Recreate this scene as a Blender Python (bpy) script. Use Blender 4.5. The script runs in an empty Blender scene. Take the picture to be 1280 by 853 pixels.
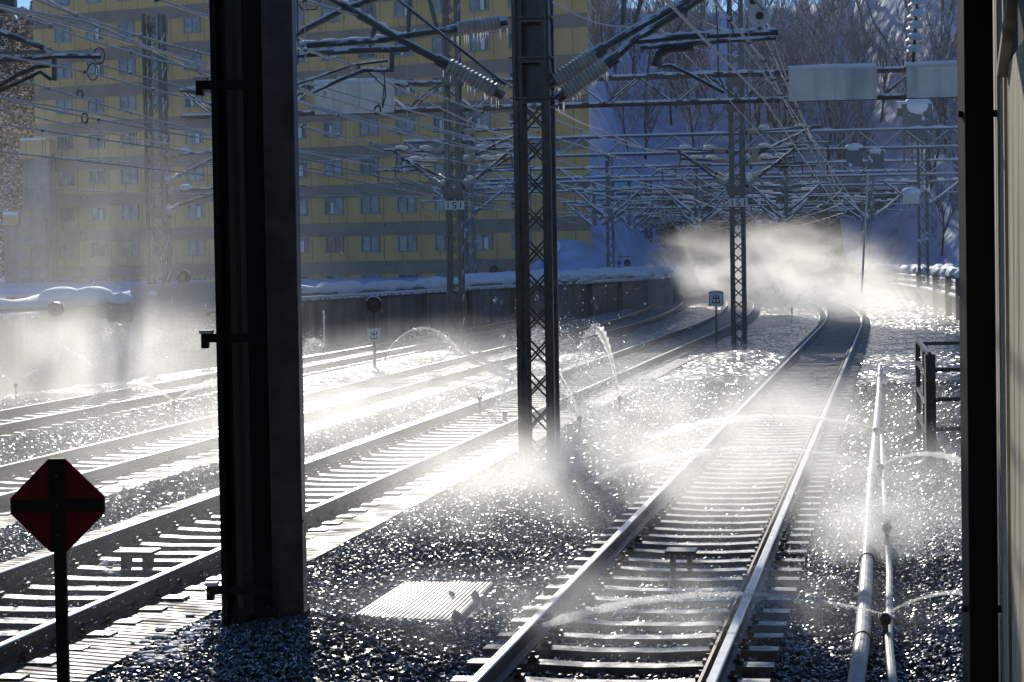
import bpy, math, random
import numpy as np
from math import radians as R, sin, cos, tan, pi, sqrt
from mathutils import Vector, Matrix
random.seed(7); rng = np.random.default_rng(7)
S = bpy.context.scene
COL = S.collection

# ---------------------------------------------------------------- camera
F, W, HT, H = 2830.0, 1280.0, 853.0, 2.85
PITCH, ROLL = R(2.03), R(0.95)
_f = Vector((0, cos(PITCH), -sin(PITCH))); _r = Vector((1, 0, 0)); _u = _r.cross(_f)
CR = _r*cos(ROLL) - _u*sin(ROLL); CU = _u*cos(ROLL) + _r*sin(ROLL)
cam = bpy.data.cameras.new('camera'); co = bpy.data.objects.new('camera', cam); COL.objects.link(co)
cam.sensor_width = 36; cam.lens = 36*F/W; cam.clip_end = 3000; cam.clip_start = 0.1
m = Matrix((CR, CU, -_f)).transposed().to_4x4(); m.translation = (0, 0, H)
co.matrix_world = m; S.camera = co
# ---------------------------------------------------------------- light
SUN_AZ, SUN_EL = R(-6.0), R(22.0)           # azimuth measured from +Y towards +X
w = bpy.data.worlds.new('World'); S.world = w; w.use_nodes = True
nt = w.node_tree; bg = nt.nodes['Background']; sky = nt.nodes.new('ShaderNodeTexSky')
sky.sky_type = 'NISHITA'; sky.sun_disc = False; sky.sun_elevation = SUN_EL; sky.sun_rotation = SUN_AZ
sky.air_density = 1.0; sky.dust_density = 0.0; sky.ozone_density = 3.0; sky.altitude = 300
tint = nt.nodes.new('ShaderNodeVectorMath'); tint.operation = 'MULTIPLY'; tint.inputs[1].default_value = (.74, .91, 1.2); nt.links.new(sky.outputs[0], tint.inputs[0]); nt.links.new(tint.outputs[0], bg.inputs[0]); bg.inputs[1].default_value = 0.08
sl = bpy.data.lights.new('sun', 'SUN'); sl.energy = 4.2; sl.angle = R(0.5); sl.color = (1, 0.95, 0.86)
so = bpy.data.objects.new('sun', sl); COL.objects.link(so)
sd = Vector((sin(SUN_AZ)*cos(SUN_EL), cos(SUN_AZ)*cos(SUN_EL), sin(SUN_EL)))
so.rotation_euler = sd.to_track_quat('Z', 'Y').to_euler(); so.location = (0, 0, 60)
vs = S.view_settings; vs.view_transform = 'Standard'; vs.look = 'None'; vs.exposure = 0.0; vs.gamma = 1; vs.use_curve_mapping = False
cy = S.cycles; cy.use_denoising = True; cy.max_bounces = 6; cy.volume_bounces = 1; cy.transparent_max_bounces = 12
cy.caustics_reflective = False; cy.caustics_refractive = False; cy.volume_max_steps = 128; cy.sample_clamp_indirect = 4

# ---------------------------------------------------------------- coordinates
def ray(x, y): return _f + CR*((x-640)/F) - CU*((y-426.5)/F)
def at(x, y, Y):
    d = ray(x, y); p = Vector((0, 0, H)) + d*(Y/d.y); return p
def gnd(x, y, z=0):
    d = ray(x, y); return Vector((0, 0, H)) + d*((z-H)/d.z)
SL = 0.168                                     # the yard runs 9.5 degrees to the right of the view
T = Vector((SL, 1, 0)).normalized(); N = Vector((1, -SL, 0)).normalized(); YAW = -math.atan(SL)
def curve(d): return 0.0 if d < 85 else 0.00078*(d-85)**2
def yd(u, d, z=0): return Vector((u + SL*d - curve(d), d, z))
def uof(X, d): return X - SL*d + curve(d)

# ---------------------------------------------------------------- materials
def mat(name, base=(.5, .5, .5), rough=.5, metal=0, noise=0, nscale=5, bump=0, bscale=20, snow=None, spec=.5, coat=0, stain=None, rvar=0):
    m = bpy.data.materials.new(name); m.use_nodes = True; n = m.node_tree.nodes; L = m.node_tree.links
    b = n['Principled BSDF']; b.inputs['Roughness'].default_value = rough; b.inputs['Metallic'].default_value = metal
    b.inputs['Specular IOR Level'].default_value = spec; b.inputs['Coat Weight'].default_value = coat; b.inputs['Coat Roughness'].default_value = .22
    b.inputs['Base Color'].default_value = (*base, 1)
    tc = n.new('ShaderNodeTexCoord'); geo = n.new('ShaderNodeNewGeometry')
    col = None
    if noise:
        t = n.new('ShaderNodeTexNoise'); t.inputs['Scale'].default_value = nscale; t.inputs['Detail'].default_value = 6
        L.new(geo.outputs['Position'], t.inputs['Vector'])
        r = n.new('ShaderNodeMapRange'); r.inputs[1].default_value = .3; r.inputs[2].default_value = .7; r.inputs[3].default_value = 1-noise; r.inputs[4].default_value = 1+noise
        L.new(t.outputs['Fac'], r.inputs[0])
        mx = n.new('ShaderNodeVectorMath'); mx.operation = 'SCALE'; mx.inputs[0].default_value = base; L.new(r.outputs[0], mx.inputs['Scale'])
        col = mx.outputs[0]
        if rvar:
            q = n.new('ShaderNodeMapRange'); q.inputs[1].default_value = .35; q.inputs[2].default_value = .65; q.inputs[3].default_value = max(.03, rough-rvar); q.inputs[4].default_value = rough+rvar
            L.new(t.outputs['Fac'], q.inputs[0]); L.new(q.outputs[0], b.inputs['Roughness'])
    if stain:
        t2 = n.new('ShaderNodeTexNoise'); t2.inputs['Scale'].default_value = stain[1]; t2.inputs['Detail'].default_value = 8
        mp = n.new('ShaderNodeMapping'); mp.inputs['Scale'].default_value = (1, 1, .12); L.new(geo.outputs['Position'], mp.inputs[0]); L.new(mp.outputs[0], t2.inputs['Vector'])
        r2 = n.new('ShaderNodeMapRange'); r2.inputs[1].default_value = .5; r2.inputs[2].default_value = .66; L.new(t2.outputs['Fac'], r2.inputs[0])
        mm = n.new('ShaderNodeMix'); mm.data_type = 'RGBA'; L.new(r2.outputs[0], mm.inputs[0])
        if col: L.new(col, mm.inputs[6])
        else: mm.inputs[6].default_value = (*base, 1)
        mm.inputs[7].default_value = (*stain[0], 1); col = mm.outputs[2]
    if snow is not None:
        sp = n.new('ShaderNodeSeparateXYZ'); L.new(geo.outputs['Normal'], sp.inputs[0])
        t3 = n.new('ShaderNodeTexNoise'); t3.inputs['Scale'].default_value = 3.5; t3.inputs['Detail'].default_value = 4; L.new(geo.outputs['Position'], t3.inputs['Vector'])
        ad = n.new('ShaderNodeMath'); ad.operation = 'MULTIPLY_ADD'; L.new(t3.outputs['Fac'], ad.inputs[0]); ad.inputs[1].default_value = 1.1; L.new(sp.outputs[2], ad.inputs[2])
        r3 = n.new('ShaderNodeMapRange'); r3.inputs[1].default_value = snow+.55; r3.inputs[2].default_value = snow+.65; L.new(ad.outputs[0], r3.inputs[0])
        mm = n.new('ShaderNodeMix'); mm.data_type = 'RGBA'; L.new(r3.outputs[0], mm.inputs[0])
        if col: L.new(col, mm.inputs[6])
        else: mm.inputs[6].default_value = (*base, 1)
        mm.inputs[7].default_value = (.82, .85, .9, 1); col = mm.outputs[2]
        if metal:
            q = n.new('ShaderNodeMath'); q.operation = 'MULTIPLY_ADD'; L.new(r3.outputs[0], q.inputs[0]); q.inputs[1].default_value = -metal; q.inputs[2].default_value = metal; L.new(q.outputs[0], b.inputs['Metallic'])
        q = n.new('ShaderNodeMapRange'); L.new(r3.outputs[0], q.inputs[0]); q.inputs[3].default_value = rough; q.inputs[4].default_value = .7; L.new(q.outputs[0], b.inputs['Roughness'])
    if col: L.new(col, b.inputs['Base Color'])
    if bump:
        t4 = n.new('ShaderNodeTexNoise'); t4.inputs['Scale'].default_value = bscale; t4.inputs['Detail'].default_value = 5; L.new(geo.outputs['Position'], t4.inputs['Vector'])
        bp = n.new('ShaderNodeBump'); bp.inputs['Strength'].default_value = 1; bp.inputs['Distance'].default_value = bump
        L.new(t4.outputs['Fac'], bp.inputs['Height']); L.new(bp.outputs[0], b.inputs['Normal'])
    return m

M = {}
M['stone'] = mat('wet_ballast', (.045, .043, .041), .36, noise=.6, nscale=9, bump=.003, bscale=60, spec=.7, coat=.9)
M['sleeper'] = mat('wet_concrete_sleeper', (.2, .19, .175), .33, noise=.25, nscale=7, bump=.002, bscale=70, rvar=.14, stain=((.1, .085, .07), 2.5))
M['rail'] = mat('rusty_rail_side', (.07, .045, .03), .5, .3, noise=.3, nscale=12, bump=.002, bscale=50)
M['railtop'] = mat('polished_rail_head', (.5, .49, .47), .3, .9, noise=.15, nscale=5)
M['steel_dark'] = mat('wet_dark_steel', (.06, .056, .05), .33, .35, noise=.35, nscale=6, bump=.001, bscale=25)
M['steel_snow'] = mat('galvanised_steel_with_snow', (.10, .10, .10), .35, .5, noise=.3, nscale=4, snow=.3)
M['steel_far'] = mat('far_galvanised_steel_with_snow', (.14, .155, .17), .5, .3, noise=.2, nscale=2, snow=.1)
M['wire'] = mat('wet_wire', (.35, .35, .36), .28, .8, snow=.35)
M['porcelain'] = mat('grey_brown_porcelain', (.5, .46, .4), .25, noise=.2, nscale=8, snow=.75, coat=.5)
M['porcelain_white'] = mat('white_porcelain', (.72, .7, .66), .2, coat=.5, snow=.6)
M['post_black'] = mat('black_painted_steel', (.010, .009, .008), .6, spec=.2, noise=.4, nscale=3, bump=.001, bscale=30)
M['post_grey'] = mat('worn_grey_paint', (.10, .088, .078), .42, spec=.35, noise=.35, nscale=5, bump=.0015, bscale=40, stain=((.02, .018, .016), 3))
M['snow'] = mat('snow', (.8, .83, .88), .75, noise=.06, nscale=2, bump=.06, bscale=1.6)
M['snow_hill'] = mat('shade_blued_hillside_snow', (.42, .55, .80), .8, noise=.28, nscale=.6, bump=.5, bscale=.35)  # blue shade of the slope put into the snow colour; mottling for brush
M['concrete'] = mat('wet_stained_concrete', (.13, .125, .115), .6, noise=.35, nscale=1.2, bump=.01, bscale=6, stain=((.05, .047, .042), .9))
M['concrete_light'] = mat('light_concrete', (.33, .32, .3), .7, noise=.2, nscale=1.5, stain=((.16, .15, .14), .8))
M['sign_panel'] = mat('plain_grey_white_board', (.78, .72, .64), .5, noise=.12, nscale=1.2, stain=((.42, .42, .4), 1.2))
M['frp'] = mat('pale_plastic', (.5, .45, .36), .3, noise=.15, nscale=6)
M['white'] = mat('white_paint', (.75, .75, .72), .45, noise=.08, nscale=5)
M['post_pipe'] = mat('dark_pipe_paint', (.028, .025, .02), .4, spec=.4, noise=.3, nscale=4)
M['black'] = mat('black_paint', (.010, .010, .010), .6, spec=.2)
M['red'] = mat('dark_red_paint', (.22, .008, .015), .6, spec=.2, noise=.15, nscale=14)
M['blue'] = mat('blue_paint', (.05, .2, .6), .5)
M['pipe'] = mat('wet_white_pipe', (.42, .42, .38), .5, noise=.25, nscale=5, stain=((.2, .19, .17), 3))
M['beige'] = mat('beige_corrugated_cladding', (.72, .64, .5), .55, noise=.1, nscale=1.5, stain=((.3, .26, .2), 4))
M['frame'] = mat('grey_window_frame', (.26, .3, .33), .5)
M['curtain'] = mat('pale_blue_curtained_glass', (.22, .27, .28), .15, noise=.5, nscale=1.3, spec=.8)
M['darkglass'] = mat('dark_window_glass', (.04, .06, .08), .08, noise=.3, nscale=1, spec=.8)
M['bark'] = mat('snow_dusted_bark', (.055, .055, .065), .8, noise=.3, nscale=2, snow=.5)
M['twig'] = mat('frosted_twigs', (.09, .125, .19), .8, noise=.5, nscale=.8, snow=.25)
M['needle'] = mat('dark_conifer_needles', (.02, .035, .042), .8, noise=.4, nscale=2, snow=.25, spec=.2)
M['glasslens'] = mat('lamp_lens', (.05, .05, .05), .1, spec=1)
M['dark_void'] = mat('tunnel_lining', (.04, .04, .04), .8, noise=.3, nscale=.6)
M['shrub'] = mat('dry_snowy_brush', (.08, .075, .06), .8, noise=.4, nscale=2, snow=.4)

def mat_facade():
    m = bpy.data.materials.new('yellow_render_panels'); m.use_nodes = True; n = m.node_tree.nodes; L = m.node_tree.links; b = n['Principled BSDF']
    b.inputs['Roughness'].default_value = .75
    tc = n.new('ShaderNodeTexCoord'); sp = n.new('ShaderNodeSeparateXYZ'); L.new(tc.outputs['Object'], sp.inputs[0])
    def frac_line(sock, period, off, width):
        a = n.new('ShaderNodeMath'); a.operation = 'MULTIPLY_ADD'; L.new(sock, a.inputs[0]); a.inputs[1].default_value = 1/period; a.inputs[2].default_value = off
        f = n.new('ShaderNodeMath'); f.operation = 'FRACT'; L.new(a.outputs[0], f.inputs[0])
        c = n.new('ShaderNodeMath'); c.operation = 'LESS_THAN'; L.new(f.outputs[0], c.inputs[0]); c.inputs[1].default_value = width/period
        return c.outputs[0]
    v = frac_line(sp.outputs[0], 1.585, .25, .05)
    t = n.new('ShaderNodeTexNoise'); t.inputs['Scale'].default_value = .7; t.inputs['Detail'].default_value = 7
    mp = n.new('ShaderNodeMapping'); mp.inputs['Scale'].default_value = (1, 1, .25); L.new(tc.outputs['Object'], mp.inputs[0]); L.new(mp.outputs[0], t.inputs['Vector'])
    cr = n.new('ShaderNodeValToRGB'); L.new(t.outputs['Fac'], cr.inputs[0])
    cr.color_ramp.elements[0].position = .3; cr.color_ramp.elements[0].color = (.60, .38, .14, 1)
    cr.color_ramp.elements[1].position = .7; cr.color_ramp.elements[1].color = (.76, .50, .19, 1)
    mx = n.new('ShaderNodeMix'); mx.data_type = 'RGBA'; L.new(v, mx.inputs[0]); L.new(cr.outputs[0], mx.inputs[6]); mx.inputs[7].default_value = (.2, .15, .06, 1)
    L.new(mx.outputs[2], b.inputs['Base Color']); return m
M['facade'] = mat_facade()
M['band'] = mat('grey_brown_facade_band', (.29, .225, .175), .7, noise=.15, nscale=.8)

def mat_mat():
    m = bpy.data.materials.new('wet_ribbed_mat'); m.use_nodes = True; n = m.node_tree.nodes; L = m.node_tree.links; b = n['Principled BSDF']
    b.inputs['Base Color'].default_value = (.12, .112, .10, 1); b.inputs['Specular IOR Level'].default_value = .28
    tc = n.new('ShaderNodeTexCoord'); wv = n.new('ShaderNodeTexWave'); wv.bands_direction = 'DIAGONAL'; wv.inputs['Scale'].default_value = 4.5; wv.inputs['Distortion'].default_value = .8
    mp = n.new('ShaderNodeMapping'); mp.inputs['Scale'].default_value = (.5, 1, 0); L.new(tc.outputs['Object'], mp.inputs[0]); L.new(mp.outputs[0], wv.inputs['Vector'])
    bp = n.new('ShaderNodeBump'); bp.inputs['Distance'].default_value = .02; L.new(wv.outputs['Fac'], bp.inputs['Height']); L.new(bp.outputs[0], b.inputs['Normal'])
    t = n.new('ShaderNodeTexNoise'); t.inputs['Scale'].default_value = 2.5; L.new(tc.outputs['Object'], t.inputs['Vector'])
    q = n.new('ShaderNodeMapRange'); q.inputs[1].default_value = .35; q.inputs[2].default_value = .65; q.inputs[3].default_value = .36; q.inputs[4].default_value = .75; L.new(t.outputs['Fac'], q.inputs[0]); L.new(q.outputs[0], b.inputs['Roughness'])
    return m
M['mat'] = mat_mat()

def mat_ground():
    m = bpy.data.materials.new('wet_ballast_bed'); m.use_nodes = True; n = m.node_tree.nodes; L = m.node_tree.links; b = n['Principled BSDF']
    geo = n.new('ShaderNodeNewGeometry')
    v = n.new('ShaderNodeTexVoronoi'); v.inputs['Scale'].default_value = 13; L.new(geo.outputs['Position'], v.inputs['Vector'])
    cr = n.new('ShaderNodeMapRange'); sp = n.new('ShaderNodeSeparateColor'); L.new(v.outputs['Color'], sp.inputs[0]); L.new(sp.outputs[0], cr.inputs[0])
    cr.inputs[3].default_value = .4; cr.inputs[4].default_value = 1.5
    sc = n.new('ShaderNodeVectorMath'); sc.operation = 'SCALE'; sc.inputs[0].default_value = (.045, .043, .04); L.new(cr.outputs[0], sc.inputs['Scale'])
    L.new(sc.outputs[0], b.inputs['Base Color'])
    b.inputs['Roughness'].default_value = .25; b.inputs['Coat Weight'].default_value = .4
    # each stone of the bed has its own tilted facet
    cv = n.new('ShaderNodeVectorMath'); cv.operation = 'SUBTRACT'; L.new(v.outputs['Color'], cv.inputs[0]); cv.inputs[1].default_value = (.5, .5, .5)
    ml = n.new('ShaderNodeVectorMath'); ml.operation = 'MULTIPLY'; L.new(cv.outputs[0], ml.inputs[0]); ml.inputs[1].default_value = (1.5, 1.5, 0)
    ad = n.new('ShaderNodeVectorMath'); ad.operation = 'ADD'; L.new(ml.outputs[0], ad.inputs[0]); L.new(geo.outputs['Normal'], ad.inputs[1])
    nm = n.new('ShaderNodeVectorMath'); nm.operation = 'NORMALIZE'; L.new(ad.outputs[0], nm.inputs[0])
    L.new(nm.outputs[0], b.inputs['Normal']); L.new(nm.outputs[0], b.inputs['Coat Normal'])
    return m
M['ground'] = mat_ground()

def mat_water():
    m = bpy.data.materials.new('flying_water'); m.use_nodes = True; n = m.node_tree.nodes; L = m.node_tree.links
    for x in list(n):
        if x.type == 'BSDF_PRINCIPLED': n.remove(x)
    t = n.new('ShaderNodeBsdfTranslucent'); t.inputs[0].default_value = (.98, .98, .99, 1)
    g = n.new('ShaderNodeBsdfGlossy'); g.inputs[1].default_value = .25; g.inputs[0].default_value = (.9, .9, .9, 1)
    tr = n.new('ShaderNodeBsdfTransparent')
    a = n.new('ShaderNodeMixShader'); a.inputs[0].default_value = .35; L.new(t.outputs[0], a.inputs[1]); L.new(g.outputs[0], a.inputs[2])
    c = n.new('ShaderNodeMixShader'); c.inputs[0].default_value = .1; L.new(a.outputs[0], c.inputs[1]); L.new(tr.outputs[0], c.inputs[2])
    L.new(c.outputs[0], n['Material Output'].inputs[0]); return m
M['water'] = mat_water()

def mat_mist(name, dens, nscale, lo, hi, seed, aniso=.75, step=1.0, flat=1.0):
    m = bpy.data.materials.new(name); m.use_nodes = True; n = m.node_tree.nodes; L = m.node_tree.links
    n.remove(n['Principled BSDF'])
    pv = n.new('ShaderNodeVolumePrincipled'); pv.inputs['Anisotropy'].default_value = aniso; pv.inputs['Color'].default_value = (1, .995, .97, 1)
    tc = n.new('ShaderNodeTexCoord'); geo = n.new('ShaderNodeNewGeometry')
    ln = n.new('ShaderNodeVectorMath'); ln.operation = 'LENGTH'; L.new(tc.outputs['Object'], ln.inputs[0])
    f = n.new('ShaderNodeMapRange'); f.interpolation_type = 'SMOOTHSTEP'; f.inputs[1].default_value = 1; f.inputs[2].default_value = .1; L.new(ln.outputs['Value'], f.inputs[0])
    mp = n.new('ShaderNodeMapping'); mp.inputs['Location'].default_value = (seed*3.1, seed*1.7, seed); mp.inputs['Scale'].default_value = (1, 1, flat); L.new(geo.outputs['Position'], mp.inputs[0])
    t = n.new('ShaderNodeTexNoise'); t.inputs['Scale'].default_value = nscale; t.inputs['Detail'].default_value = 4; t.inputs['Roughness'].default_value = .6; t.inputs['Distortion'].default_value = .6
    L.new(mp.outputs[0], t.inputs['Vector'])
    r = n.new('ShaderNodeMapRange'); r.inputs[1].default_value = lo; r.inputs[2].default_value = hi; r.inputs[4].default_value = dens; L.new(t.outputs['Fac'], r.inputs[0])
    mu = n.new('ShaderNodeMath'); mu.operation = 'MULTIPLY'; L.new(r.outputs[0], mu.inputs[0]); L.new(f.outputs[0], mu.inputs[1])
    L.new(mu.outputs[0], pv.inputs['Density']); L.new(pv.outputs[0], n['Material Output'].inputs['Volume'])
    m.cycles.volume_step_rate = step
    return m

# ---------------------------------------------------------------- mesh builder
class MB:
    def __init__(s): s.v = []; s.f = []; s.mi = []; s.cur = 0
    def _add(s, vs, fs):
        o = len(s.v); s.v += [tuple(p) for p in vs]; s.f += [tuple(i+o for i in q) for q in fs]; s.mi += [s.cur]*len(fs); return s
    def box(s, c, size, yaw=0, tilt=None):
        sx, sy, sz = [a/2 for a in size]; q = [(-sx, -sy, -sz), (sx, -sy, -sz), (sx, sy, -sz), (-sx, sy, -sz), (-sx, -sy, sz), (sx, -sy, sz), (sx, sy, sz), (-sx, sy, sz)]
        ca, sa = cos(yaw), sin(yaw); c = Vector(c)
        if tilt is None: vs = [(c.x+x*ca-y*sa, c.y+x*sa+y*ca, c.z+z) for x, y, z in q]
        else: vs = [c + tilt @ Vector(p) for p in q]
        return s._add(vs, [(0, 3, 2, 1), (4, 5, 6, 7), (0, 1, 5, 4), (1, 2, 6, 5), (2, 3, 7, 6), (3, 0, 4, 7)])
    def bar(s, a, b, wd, th=None, up=Vector((0, 0, 1))):
        a, b = Vector(a), Vector(b); d = b-a; L = d.length
        if L < 1e-6: return s
        z = d/L; x = up.cross(z)
        if x.length < 1e-3: x = Vector((1, 0, 0)).cross(z)
        x.normalize(); y = z.cross(x); t = Matrix((x, y, z)).transposed()
        return s.box((a+b)/2, (wd, th or wd, L), tilt=t)
    def tube(s, pts, r, n=8, cap=True):
        pts = [Vector(p) for p in pts]; rr = r if isinstance(r, (list, tuple)) else [r]*len(pts)
        vs = []; px = None
        for i, p in enumerate(pts):
            d = (pts[min(i+1, len(pts)-1)] - pts[max(i-1, 0)])
            if d.length < 1e-9: d = Vector((0, 0, 1))
            d.normalize()
            x = (px - d*px.dot(d)) if px else Vector((0, 0, 1)).cross(d)
            if x.length < 1e-3: x = Vector((1, 0, 0)).cross(d)
            x.normalize(); px = x; y = d.cross(x)
            for k in range(n):
                a = 2*pi*k/n; vs.append(p + (x*cos(a)+y*sin(a))*rr[i])
        fs = [(i*n+k, i*n+(k+1) % n, (i+1)*n+(k+1) % n, (i+1)*n+k) for i in range(len(pts)-1) for k in range(n)]
        if cap: fs += [tuple(range(n))[::-1], tuple(range((len(pts)-1)*n, len(pts)*n))]
        return s._add(vs, fs)
    def ball(s, c, r, sq=(1, 1, 1), n=8, m_=5, jit=0):
        vs = [Vector(c)+Vector((0, 0, r*sq[2]))]
        for i in range(1, m_):
            for k in range(n):
                a, b = pi*i/m_, 2*pi*k/n; j = 1+random.uniform(-jit, jit)
                vs.append(Vector(c)+Vector((r*sin(a)*cos(b)*sq[0], r*sin(a)*sin(b)*sq[1], r*cos(a)*sq[2]))*j)
        vs.append(Vector(c)-Vector((0, 0, r*sq[2])))
        fs = [(0, 1+k, 1+(k+1) % n) for k in range(n)]
        for i in range(m_-2): fs += [(1+i*n+k, 1+(i+1)*n+k, 1+(i+1)*n+(k+1) % n, 1+i*n+(k+1) % n) for k in range(n)]
        e = len(vs)-1; fs += [(e, 1+(m_-2)*n+(k+1) % n, 1+(m_-2)*n+k) for k in range(n)]
        return s._add(vs, fs)
    def disc(s, c, nrm, r, th, n=20):
        c = Vector(c); nrm = Vector(nrm).normalized(); return s.tube([c-nrm*th/2, c+nrm*th/2], r, n)
    def prism(s, pts, d):                       # closed outline extruded by vector d
        n = len(pts); d = Vector(d); vs = [Vector(p) for p in pts] + [Vector(p)+d for p in pts]
        return s._add(vs, [tuple(range(n))[::-1], tuple(range(n, 2*n))] + [(k, (k+1) % n, n+(k+1) % n, n+k) for k in range(n)])
    def build(s, name, mats, parent=None, smooth=False, origin=None):
        me = bpy.data.meshes.new(name)
        v = np.array(s.v, dtype=float).reshape(-1, 3)
        if origin is None and parent is not None: off = Vector(parent.get('_o', (0, 0, 0)))
        else: off = Vector(origin) if origin is not None else Vector((0, 0, 0))
        v = v - np.array(off)
        me.from_pydata(v.tolist(), [], s.f)
        for m_ in (mats if isinstance(mats, list) else [mats]): me.materials.append(m_)
        if isinstance(mats, list): me.polygons.foreach_set('material_index', s.mi)
        if smooth: me.polygons.foreach_set('use_smooth', [True]*len(s.f))
        me.validate(); me.update()
        o = bpy.data.objects.new(name, me); COL.objects.link(o)
        if parent is not None: o.parent = parent; o['_o'] = tuple(off)
        else: o.location = off; o['_o'] = tuple(off)
        return o

def tag(o, label=None, cat=None, group=None, kind=None):
    if label: o['label'] = label
    if cat: o['category'] = cat
    if group: o['group'] = group
    if kind: o['kind'] = kind
    return o
def thing(name, loc, label, cat, group=None):
    o = bpy.data.objects.new(name, None); COL.objects.link(o); o.location = loc; o['_o'] = tuple(loc); o.empty_display_size = .2
    return tag(o, label, cat, group)
def copy_tree(o, parent=None):
    c = o.copy(); COL.objects.link(c)
    if parent: c.parent = parent
    for ch in list(o.children): copy_tree(ch, c)
    return c
def raw_mesh(name, V, Fc, material, smooth=False):
    """V (n,3), Fc (m,3) numpy -> object"""
    me = bpy.data.meshes.new(name); me.vertices.add(len(V)); me.vertices.foreach_set('co', V.astype(np.float32).ravel())
    me.loops.add(Fc.size); me.loops.foreach_set('vertex_index', Fc.astype(np.int32).ravel()); me.polygons.add(len(Fc))
    me.polygons.foreach_set('loop_start', np.arange(0, Fc.size, 3, dtype=np.int32))
    me.polygons.foreach_set('use_smooth', np.full(len(Fc), smooth)); me.materials.append(material); me.update(calc_edges=True)
    o = bpy.data.objects.new(name, me); COL.objects.link(o); return o

# ================================================================ SETTING
TRACK_U = [-1.92, -7.11, -11.29, -16.05]
def smooth(a, b, x):
    t = np.clip((x-a)/(b-a), 0, 1); return t*t*(3-2*t)
def wob(x, y, s=1.0, k=0):
    return (np.sin(x*1.3*s+k)+np.sin(y*1.7*s+k*2+x*.4*s)+np.sin((x+y)*2.9*s+k)*.5+np.sin((x-1.3*y)*4.7*s+k*3)*.3)/2.8
def gz(X, Y):
    """ground height: flat under the tracks, ridged between them"""
    X = np.asarray(X, float); Y = np.asarray(Y, float)
    u = X-SL*Y+np.where(Y > 85, .00078*(Y-85)**2, 0)
    z = np.full(X.shape, -.035)
    for c, wd, hh in ((-4.35, 1.05, .13), (-9.2, .6, .10), (-13.7, 1.1, .12), (1.3, 1.3, .07)):
        z = z+hh*np.exp(-((u-c)/wd)**2*1.4)*(1+.35*wob(X, Y, .8, c))
    z = z+.02*wob(X, Y, 1.6)*np.clip(np.minimum.reduce([np.abs(u-c) for c in TRACK_U])-1.1, 0, 1)
    # a hollow beside the plate in the foreground
    p = gnd(520, 715); z = z-.11*np.exp(-(((X-p.x)/.75)**2+((Y-p.y)/1.6)**2))
    q = gnd(532, 757); e = np.exp(-(((X-q.x)/.75)**4+((Y-q.y)/1.1)**4)); z = z*(1-e)-.02*e
    return z
xs = np.unique(np.concatenate([np.arange(-12, 12, .22), np.linspace(-40, 45, 110), np.linspace(-900, 900, 25)]))
ys = np.unique(np.concatenate([np.arange(8, 46, .25), np.linspace(46, 200, 110), np.linspace(-60, 8, 12), np.linspace(200, 1500, 14)]))
GX, GY = np.meshgrid(xs, ys); GZ = gz(GX, GY); nx, ny = len(xs), len(ys)
GZ = np.where((GX < -45) | (GX > 45) | (GY > 200), -.3, GZ)
V = np.stack([GX.ravel(), GY.ravel(), GZ.ravel()], 1)
ii = (np.arange(ny-1)[:, None]*nx+np.arange(nx-1)[None, :]).ravel()
Fq = np.concatenate([np.stack([ii, ii+1, ii+nx+1], 1), np.stack([ii, ii+nx+1, ii+nx], 1)])
g = raw_mesh('ground', V, Fq, M['ground'], True); g['kind'] = 'structure'

# loose stones lying on the bed (one heap nobody could count)
t_ = (1+5**.5)/2
ICO = np.array([(-1, t_, 0), (1, t_, 0), (-1, -t_, 0), (1, -t_, 0), (0, -1, t_), (0, 1, t_), (0, -1, -t_), (0, 1, -t_), (t_, 0, -1), (t_, 0, 1), (-t_, 0, -1), (-t_, 0, 1)])/1.902
ICF = np.array([(0, 11, 5), (0, 5, 1), (0, 1, 7), (0, 7, 10), (0, 10, 11), (1, 5, 9), (5, 11, 4), (11, 10, 2), (10, 7, 6), (7, 1, 8), (3, 9, 4), (3, 4, 2), (3, 2, 6), (3, 6, 8), (3, 8, 9), (4, 9, 5), (2, 4, 11), (6, 2, 10), (8, 6, 7), (9, 8, 1)])
OCT = np.array([(1, 0, 0), (-1, 0, 0), (0, 1, 0), (0, -1, 0), (0, 0, 1), (0, 0, -1)], float)
OCF = np.array([(4, 0, 2), (4, 2, 1), (4, 1, 3), (4, 3, 0), (5, 2, 0), (5, 1, 2), (5, 3, 1), (5, 0, 3)])
def scatter(P, size, base, faces, material, name, squash=(.6, 1.0), jit=.28):
    n = len(P); k = len(base)
    q = rng.normal(size=(n, 4)); q /= np.linalg.norm(q, axis=1)[:, None]
    a, b, c, d = q.T
    Rm = np.stack([1-2*(c*c+d*d), 2*(b*c-a*d), 2*(b*d+a*c), 2*(b*c+a*d), 1-2*(b*b+d*d), 2*(c*d-a*b), 2*(b*d-a*c), 2*(c*d+a*b), 1-2*(b*b+c*c)], 1).reshape(n, 3, 3)
    sc = rng.uniform(squash[0], squash[1], (n, 1, 3))*size[:, None, None]
    vv = base[None]*(1+rng.uniform(-jit, jit, (n, k, 1)))*sc
    vv = np.einsum('nij,nkj->nki', Rm, vv)+P[:, None, :]
    ff = faces[None]+(np.arange(n)*k)[:, None, None]
    return raw_mesh(name, vv.reshape(-1, 3), ff.reshape(-1, 3), material)
FLK = np.array([(1, 0, .25), (0, .8, -.1), (-1, 0, .25), (0, -.8, -.1)], float); FLF = np.array([(0, 1, 2), (0, 2, 3)])
def inside_track(u):
    r = np.full(u.shape, 9.); 
    for c in TRACK_U: r = np.minimum(r, np.abs(u-c))
    return r
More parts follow.
